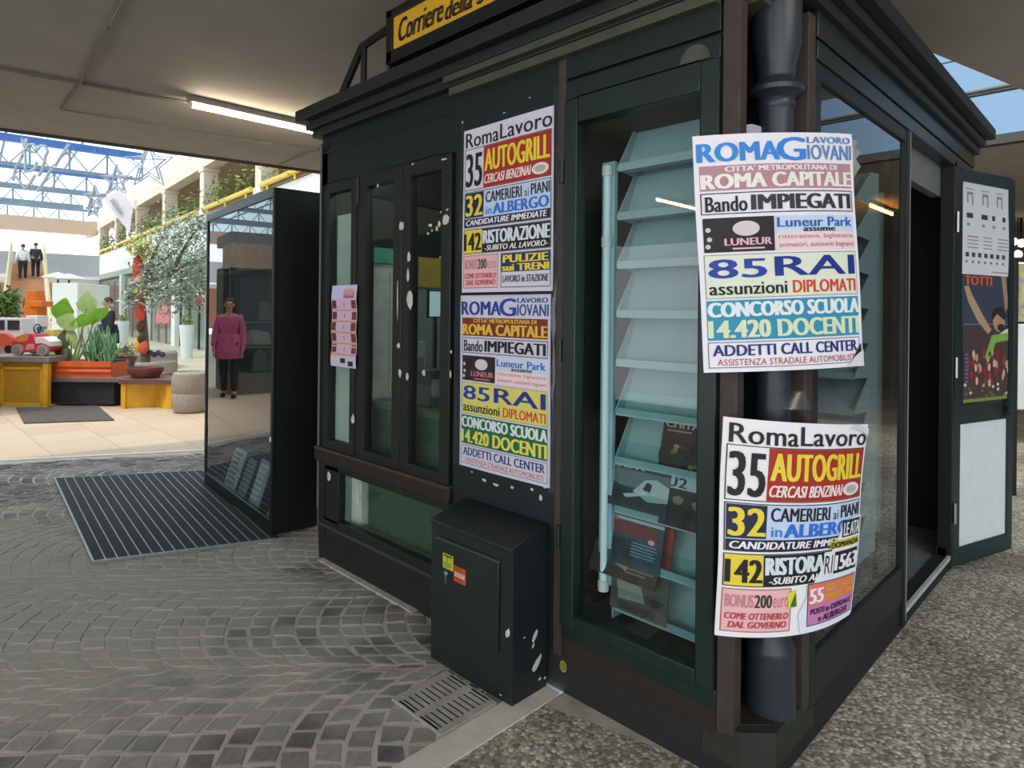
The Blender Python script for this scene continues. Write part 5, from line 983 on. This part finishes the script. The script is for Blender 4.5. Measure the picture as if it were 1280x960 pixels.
def tallpot(px, d, h, r, lb):
    T = thing('tall_pot', gp(px, d), lb, 'pot'); b = MB(); b.lathe([(r*.72, 0), (r, h-.03), (r, h), (r*.9, h), (r*.86, h-.05), (0, h-.06)], gp(px, d), white, 20); b.build('pot', T)
    b = MB(); leafcloud(b, [(gp(px, d, h+.12), Vector((r*.8, r*.8, .15)))], 60, .08, leafm, rn); tag(b.build('foliage', T), kind='stuff')
tallpot(234, 19.5, 1.0, .21, 'tall tapered white pot standing before the glass shop door'); tallpot(152, 24, 1.0, .26, 'tall white pot farther back behind the walking man')
for px, py, d, w, c, lb in ((204, 388, 26.6, .38, 'E08A90', 'pink cloth garment hanging from the olive tree branch before the shop'), (252, 366, 22.3, .28, 'A8323A', 'dark red cloth bundle hanging by the shop door beside the cabinet')):
    b = MB(); q_ = at(px, py, d); M = Matrix(((rt.x, fw.x, 0, q_.x), (rt.y, fw.y, 0, q_.y), (0, 0, 1, q_.z), (0, 0, 0, 1)))
    b.prism([(-w*.8, -.3), (-w*.5, -.36), (-.05, -.3), (w*.3, -.36), (w*.8, -.28), (w*.55, .1), (w*.25, .28), (-w*.25, .3), (-w*.55, .1)], lambda a, c_, t: M @ Vector((a, t, c_*d/17)), -.04, .04, mat('cloth_'+c, c, .8, var=.15)); b.tube([M @ Vector((0, 0, .28)), Vector((q_.x, q_.y, 3.40)), FP(d+.35, .02, 3.42)], .012, steel, 4); tag(b.build('hanging_cloth'), lb, 'cloth')
# dark mat on the tiles
b = MB(); P = [onp(x, y, 2, .0) for x, y in ((20, 511), (122, 508), (143, 526), (30, 530))]; b.add([p_+Vector((0, 0, .003)) for p_ in P]+[p_+Vector((0, 0, .016)) for p_ in P], [(0, 1, 2, 3), (4, 5, 6, 7), (0, 1, 5, 4), (1, 2, 6, 5), (2, 3, 7, 6), (3, 0, 4, 7)], mat('dark_doormat', '55504C', .9, var=.25, scale=30)); tag(b.build('doormat'), 'grey-brown doormat lying on the tan tiles before the yellow table', 'mat')
# toy car
M = HM0(39, 9.7); s_ = 9.7/FPX; T = thing('toy_car', gp(39, 9.7, .76), 'red and white ride-on toy car standing on the yellow table', 'toy car')
M = M @ Matrix.Translation((0, 0, .765)); red = mat('toy_red', 'D8404A', .4, var=.05); toyw = mat('toy_white', 'EFE6E2', .4, var=.03); pink = mat('toy_pink', 'E89A9C', .4)
b = MB(); b.prism([(-.29, .08), (-.29, .20), (-.22, .28), (-.10, .33), (.02, .33), (.05, .27), (.20, .26), (.28, .20), (.30, .10), (.24, .05), (-.24, .05)], lambda a, c, t: M @ Vector((a, t, c)), 0, .34, red); b.build('body', T, .012)
b = MB(); b.prism([(.06, .275), (.21, .27), (.29, .21), (.30, .14), (.24, .17), (.16, .19), (.08, .18)], lambda a, c, t: M @ Vector((a, t, c)), -.012, .352, toyw); b.prism([(-.26, .22), (-.11, .32), (-.02, .30), (-.06, .22), (-.16, .20)], lambda a, c, t: M @ Vector((a, t, c)), -.008, .348, mat('toy_orange', 'E8904A', .4)); b.prism([(-.08, .08), (.06, .10), (.04, .18), (-.05, .17)], lambda a, c, t: M @ Vector((a, t, c)), -.008, .348, pink); b.build('trim_panels', T)
for x_ in (-.19, .19):
    for y_ in (-.03, .31):
        b = MB(); b.cyl(M @ Vector((x_, y_, .085)), M @ Vector((x_, y_+.06, .085)), .085, mat('toy_tyre', 'B59A9C', .6), n=18); o = b.build('wheel', T)
        b = MB(); b.cyl(M @ Vector((x_, y_-.008, .085)), M @ Vector((x_, y_+.068, .085)), .05, mat('toy_hub', '8A8F8A', .4), n=14); b.build('hub', o)
b = MB(); b.tube([M @ Vector((.01, .17, .30)), M @ Vector((-.03, .17, .40))], .012, black); b.tube([M @ Vector((-.03, .17+.07*math.cos(k), .40+.07*math.sin(k))) for k in [i*.7 for i in range(9)]], .01, black, 5, True); b.build('steering_wheel', T)
# ride machines behind
def machine(nm, px, d, w, dp, z0, z1, c, lb, cat, extra=None):
    M = HM0(px, d); T = thing(nm, gp(px, d, 0), lb, cat); b = MB(); m = mat('ride_'+c, c, .45, var=.08)
    b.prism([(-w/2, z0), (w/2, z0), (w/2, z1*.8+z0*.2), (w/2-.06, z1), (-w/2+.06, z1), (-w/2, z1*.8+z0*.2)], lambda a, e_, t: M @ Vector((a, t, e_)), 0, dp, m); b.build('body', T, .01)
    if extra: extra(M, T)
def ex_blue(M, T):
    b = MB(); b.box(-.10, .12, -.01, .3, 1.12, 1.33, toyw, M); b.build('control_head', T, .008); b = MB(); b.box(-.04, .06, -.02, 0, 1.16, 1.29, mat('ride_screen', '5A6A78', .3), M); b.build('screen', T)
machine('coin_ride', 39, 12.3, .24, .28, 0, 1.12, '3E9AD8', 'bright blue coin-operated ride with a white head behind the toy car', 'coin ride', ex_blue)
def ex_tr(M, T):
    b = MB()
    for k in range(3): b.box(-.42+.26*k, -.22+.26*k, -.012, .0, 1.10, 1.26, mat('ride_window_dark', '3A3A46', .3), M)
    b.build('window', T); b = MB(); b.prism([(-.45, .80), (.3, .80), (.36, .9), (.1, 1.04), (-.3, 1.0)], lambda a, e_, t: M @ Vector((a, t, e_)), -.1, .0, mat('ride_red', 'C8563C', .45)); b.build('red_hood', T)
    for k in (-.3, .2): b = MB(); b.cyl(M @ Vector((k, -.12, .76)), M @ Vector((k, -.02, .76)), .07, black); b.build('wheel', T)
machine('train_ride', 3, 11.2, .74, .35, 0, 1.30, 'D8D3D6', 'pale train-shaped ride with dark windows and a red hood at the picture edge', 'coin ride', ex_tr)
def ex_y(M, T):
    for k in (-.1, .12): b = MB(); b.cyl(M @ Vector((k, -.04, .78)), M @ Vector((k, .02, .78)), .06, black); b.build('wheel', T)
machine('yellow_ride', 61, 11.9, .28, .25, .0, 1.08, 'C9B45A', 'small yellow ride car beside the blue coin ride, behind the toy car', 'coin ride', ex_y)
def ex_o(M, T): b = MB(); b.box(.0, .26, -.05, .3, 1.50, 1.62, mat('ride_E87A2A', 'E87A2A', .45, var=.08), M); b.build('seat', T, .01)
machine('orange_ride', 38, 13.2, .26, .3, 0, 1.84, 'E87A2A', 'tall orange moulded ride with a projecting seat, above the blue coin ride', 'coin ride', ex_o)
b = MB(); b.lathe([(.14, 0), (.18, .9), (.18, 1.0), (.16, 1.0), (0, .95)], gp(6, 15), cream, 16); T = thing('potted_palm', gp(6, 15), 'bushy green potted plant at the foot of the stairs', 'potted plant'); b.build('pot', T)
b = MB(); leafcloud(b, [(gp(7, 15, 1.55), Vector((.28, .28, .32)))], 220, .16, leafm[:2], rn); tag(b.build('foliage', T), kind='stuff')
# white stall with flat canopies
M = HM0(80, 20); T = thing('market_stall', gp(80, 20), 'bright white covered stall under two flat round canopies, right of the stairs', 'stall')
b = MB(); b.box(-.38, .42, 0, 1.6, 0, 2.25, facw, M); b.build('cabin', T, .02)
for px, z_ in ((72, 2.42), (86, 2.38)):
    b = MB(); q_ = gp(px, 20.4); b.lathe([(.05, z_-.02), (.42, z_), (.44, z_+.03), (.1, z_+.16), (.02, z_+.18)], q_, facw, 20); b.cyl(Vector((q_.x, q_.y, 0)), Vector((q_.x, q_.y, z_)), .03, brw); b.build('canopy', T)

# ------------------------------------------------------------------ far right: magazine stand and shop beyond the open door
T = thing('display_stand', gp(1300, 5.4), 'white display board on a dark frame standing behind the open kiosk door', 'display stand')
M = HM0(1300, 5.4); b = MB(); b.box(-.20, .5, 0, .06, .72, 1.44, white, M); b.build('board', T, .006)
b = MB(); b.box(-.22, -.19, -.01, .05, 0, 1.98, black, M); b.box(.5, .53, -.01, .05, 0, 1.98, black, M); b.box(-.22, .53, -.01, .05, 1.96, 2.0, black, M); b.build('frame', T)
b = MB(); b.box(-.19, .5, 0, .05, 1.46, 1.95, mat('magazine_yellow_print', 'C9BE6A', .5, var=.5, scale=18, c2='7A8A96'), M); b.build('cover_panel', T)
b = MB(); xs = [gp(1240, 16), gp(1420, 12)]; b.add([xs[0], xs[1], xs[1]+Vector((0, 0, 3.2)), xs[0]+Vector((0, 0, 3.2))], [(0, 1, 2, 3)], mat('shop_wall_warm', '8E7F6C', .8, var=.2, scale=1.5)); st(b, 'wall_far_right')
for i, (px, py) in enumerate(((1266, 302), (1272, 318), (1268, 326), (1277, 304), (1275, 330))):
    b = MB(); q_ = at(px, py, 11); b.ball(q_, .07, mat('lit_lamp_warm', 'FFE6C0', .3, var=0, emit=5), 8, 6); b.cyl(q_, Vector((q_.x, q_.y, 3.2)), .01, black, n=5)
    tag(b.build('pendant_lamp'), ['small lit round lamp hanging highest at the shop behind the kiosk door', 'small lit round lamp, middle one of the shop lamps behind the door', 'small lit round lamp hanging just above the display stand, nearer the door edge', 'small lit round lamp at the picture edge, upper one', 'small lit round lamp at the picture edge, lower one'][i], 'lamp', 'round lamps at the shop beyond the kiosk door')
b = MB(); b.box(3.6, 16, .75, .95, 0, .006, curbM); st(b, 'trim_11')
# left side of the hall, seen mirrored in the cabinet glass
b = MB(); b.box(-6.2, -6.0, 5, 24, 0, 3.05, mat('left_shop_dark', '4E524E', .6, var=.2, scale=1.5)); b.box(-6.2, -5.95, 5, 24, 3.05, 6, mat('left_upper_tan', 'BBA892', .8, var=.08)); st(b, 'wall_left')
T = thing('shop_booth', (-2.9, 10.9, 0), 'beige-fronted shop booth with goods in its window, mirrored in the cabinet glass', 'booth')
b = MB(); b.box(-4.9, -1.15, 10.9, 12.2, 0, .35, mat('booth_plinth', '7E766A', .8)); b.box(-4.9, -1.15, 11.5, 12.2, .35, 2.25, mat('booth_inside', '4C524C', .7, var=.25, scale=2)); b.box(-4.9, -1.15, 10.9, 12.2, 2.65, 2.85, mat('booth_roof', '8B8F93', .6)); b.build('body', T)
b = MB(); b.box(-4.9, -1.15, 10.85, 11.6, 2.22, 2.65, mat('fascia_beige', 'C7B098', .7)); b.build('fascia', T)
b = MB(); b.box(-4.9, -1.15, 10.92, 10.93, .35, 2.22, gl); b.build('glass_pane', T)
for k in range(5): b = MB(); xx = -4.9+k*.92; b.box(xx, xx+.07, 10.86, 10.94, .35, 2.22, mat('booth_frame', '3C3E3C', .5)); b.build('frame_post', T)
b = MB(); rn = random.Random(9)
for k in range(26):
    xx, zz_ = rn.uniform(-4.7, -1.3), rn.choice((.38, .85, 1.3)); w_, h_ = rn.uniform(.12, .26), rn.uniform(.2, .4)
    b.prism([(-w_, 0), (w_, 0), (w_*.8, h_*.8), (w_*.2, h_), (-w_*.7, h_*.85)], lambda a, c, t: Vector((xx+a, t, zz_+c)), 11.1+rn.uniform(0, .1), 11.3, mat('goods_%d' % (k % 4), ('8A9088', '6E766C', 'B5B3A6', '9A8F80')[k % 4], .7, var=.15))
tag(b.build('displayed_goods', T), kind='stuff')
for z_ in (.82, 1.27): b = MB(); b.box(-4.85, -1.2, 11.05, 11.5, z_-.02, z_, alu); b.build('shelf', T)
for i in range(5):
    b = MB(); y_ = 5.6+i*3.2; b.box(-5.98, -5.94, y_, y_+2.5, .45, 2.4, glB); b.box(-5.99, -5.9, y_-.06, y_, .4, 2.5, alu); b.box(-5.99, -5.9, y_+2.5, y_+2.56, .4, 2.5, alu); b.box(-5.99, -5.9, y_, y_+2.5, 2.4, 2.47, alu); st(b, 'window_%d' % (20+i))
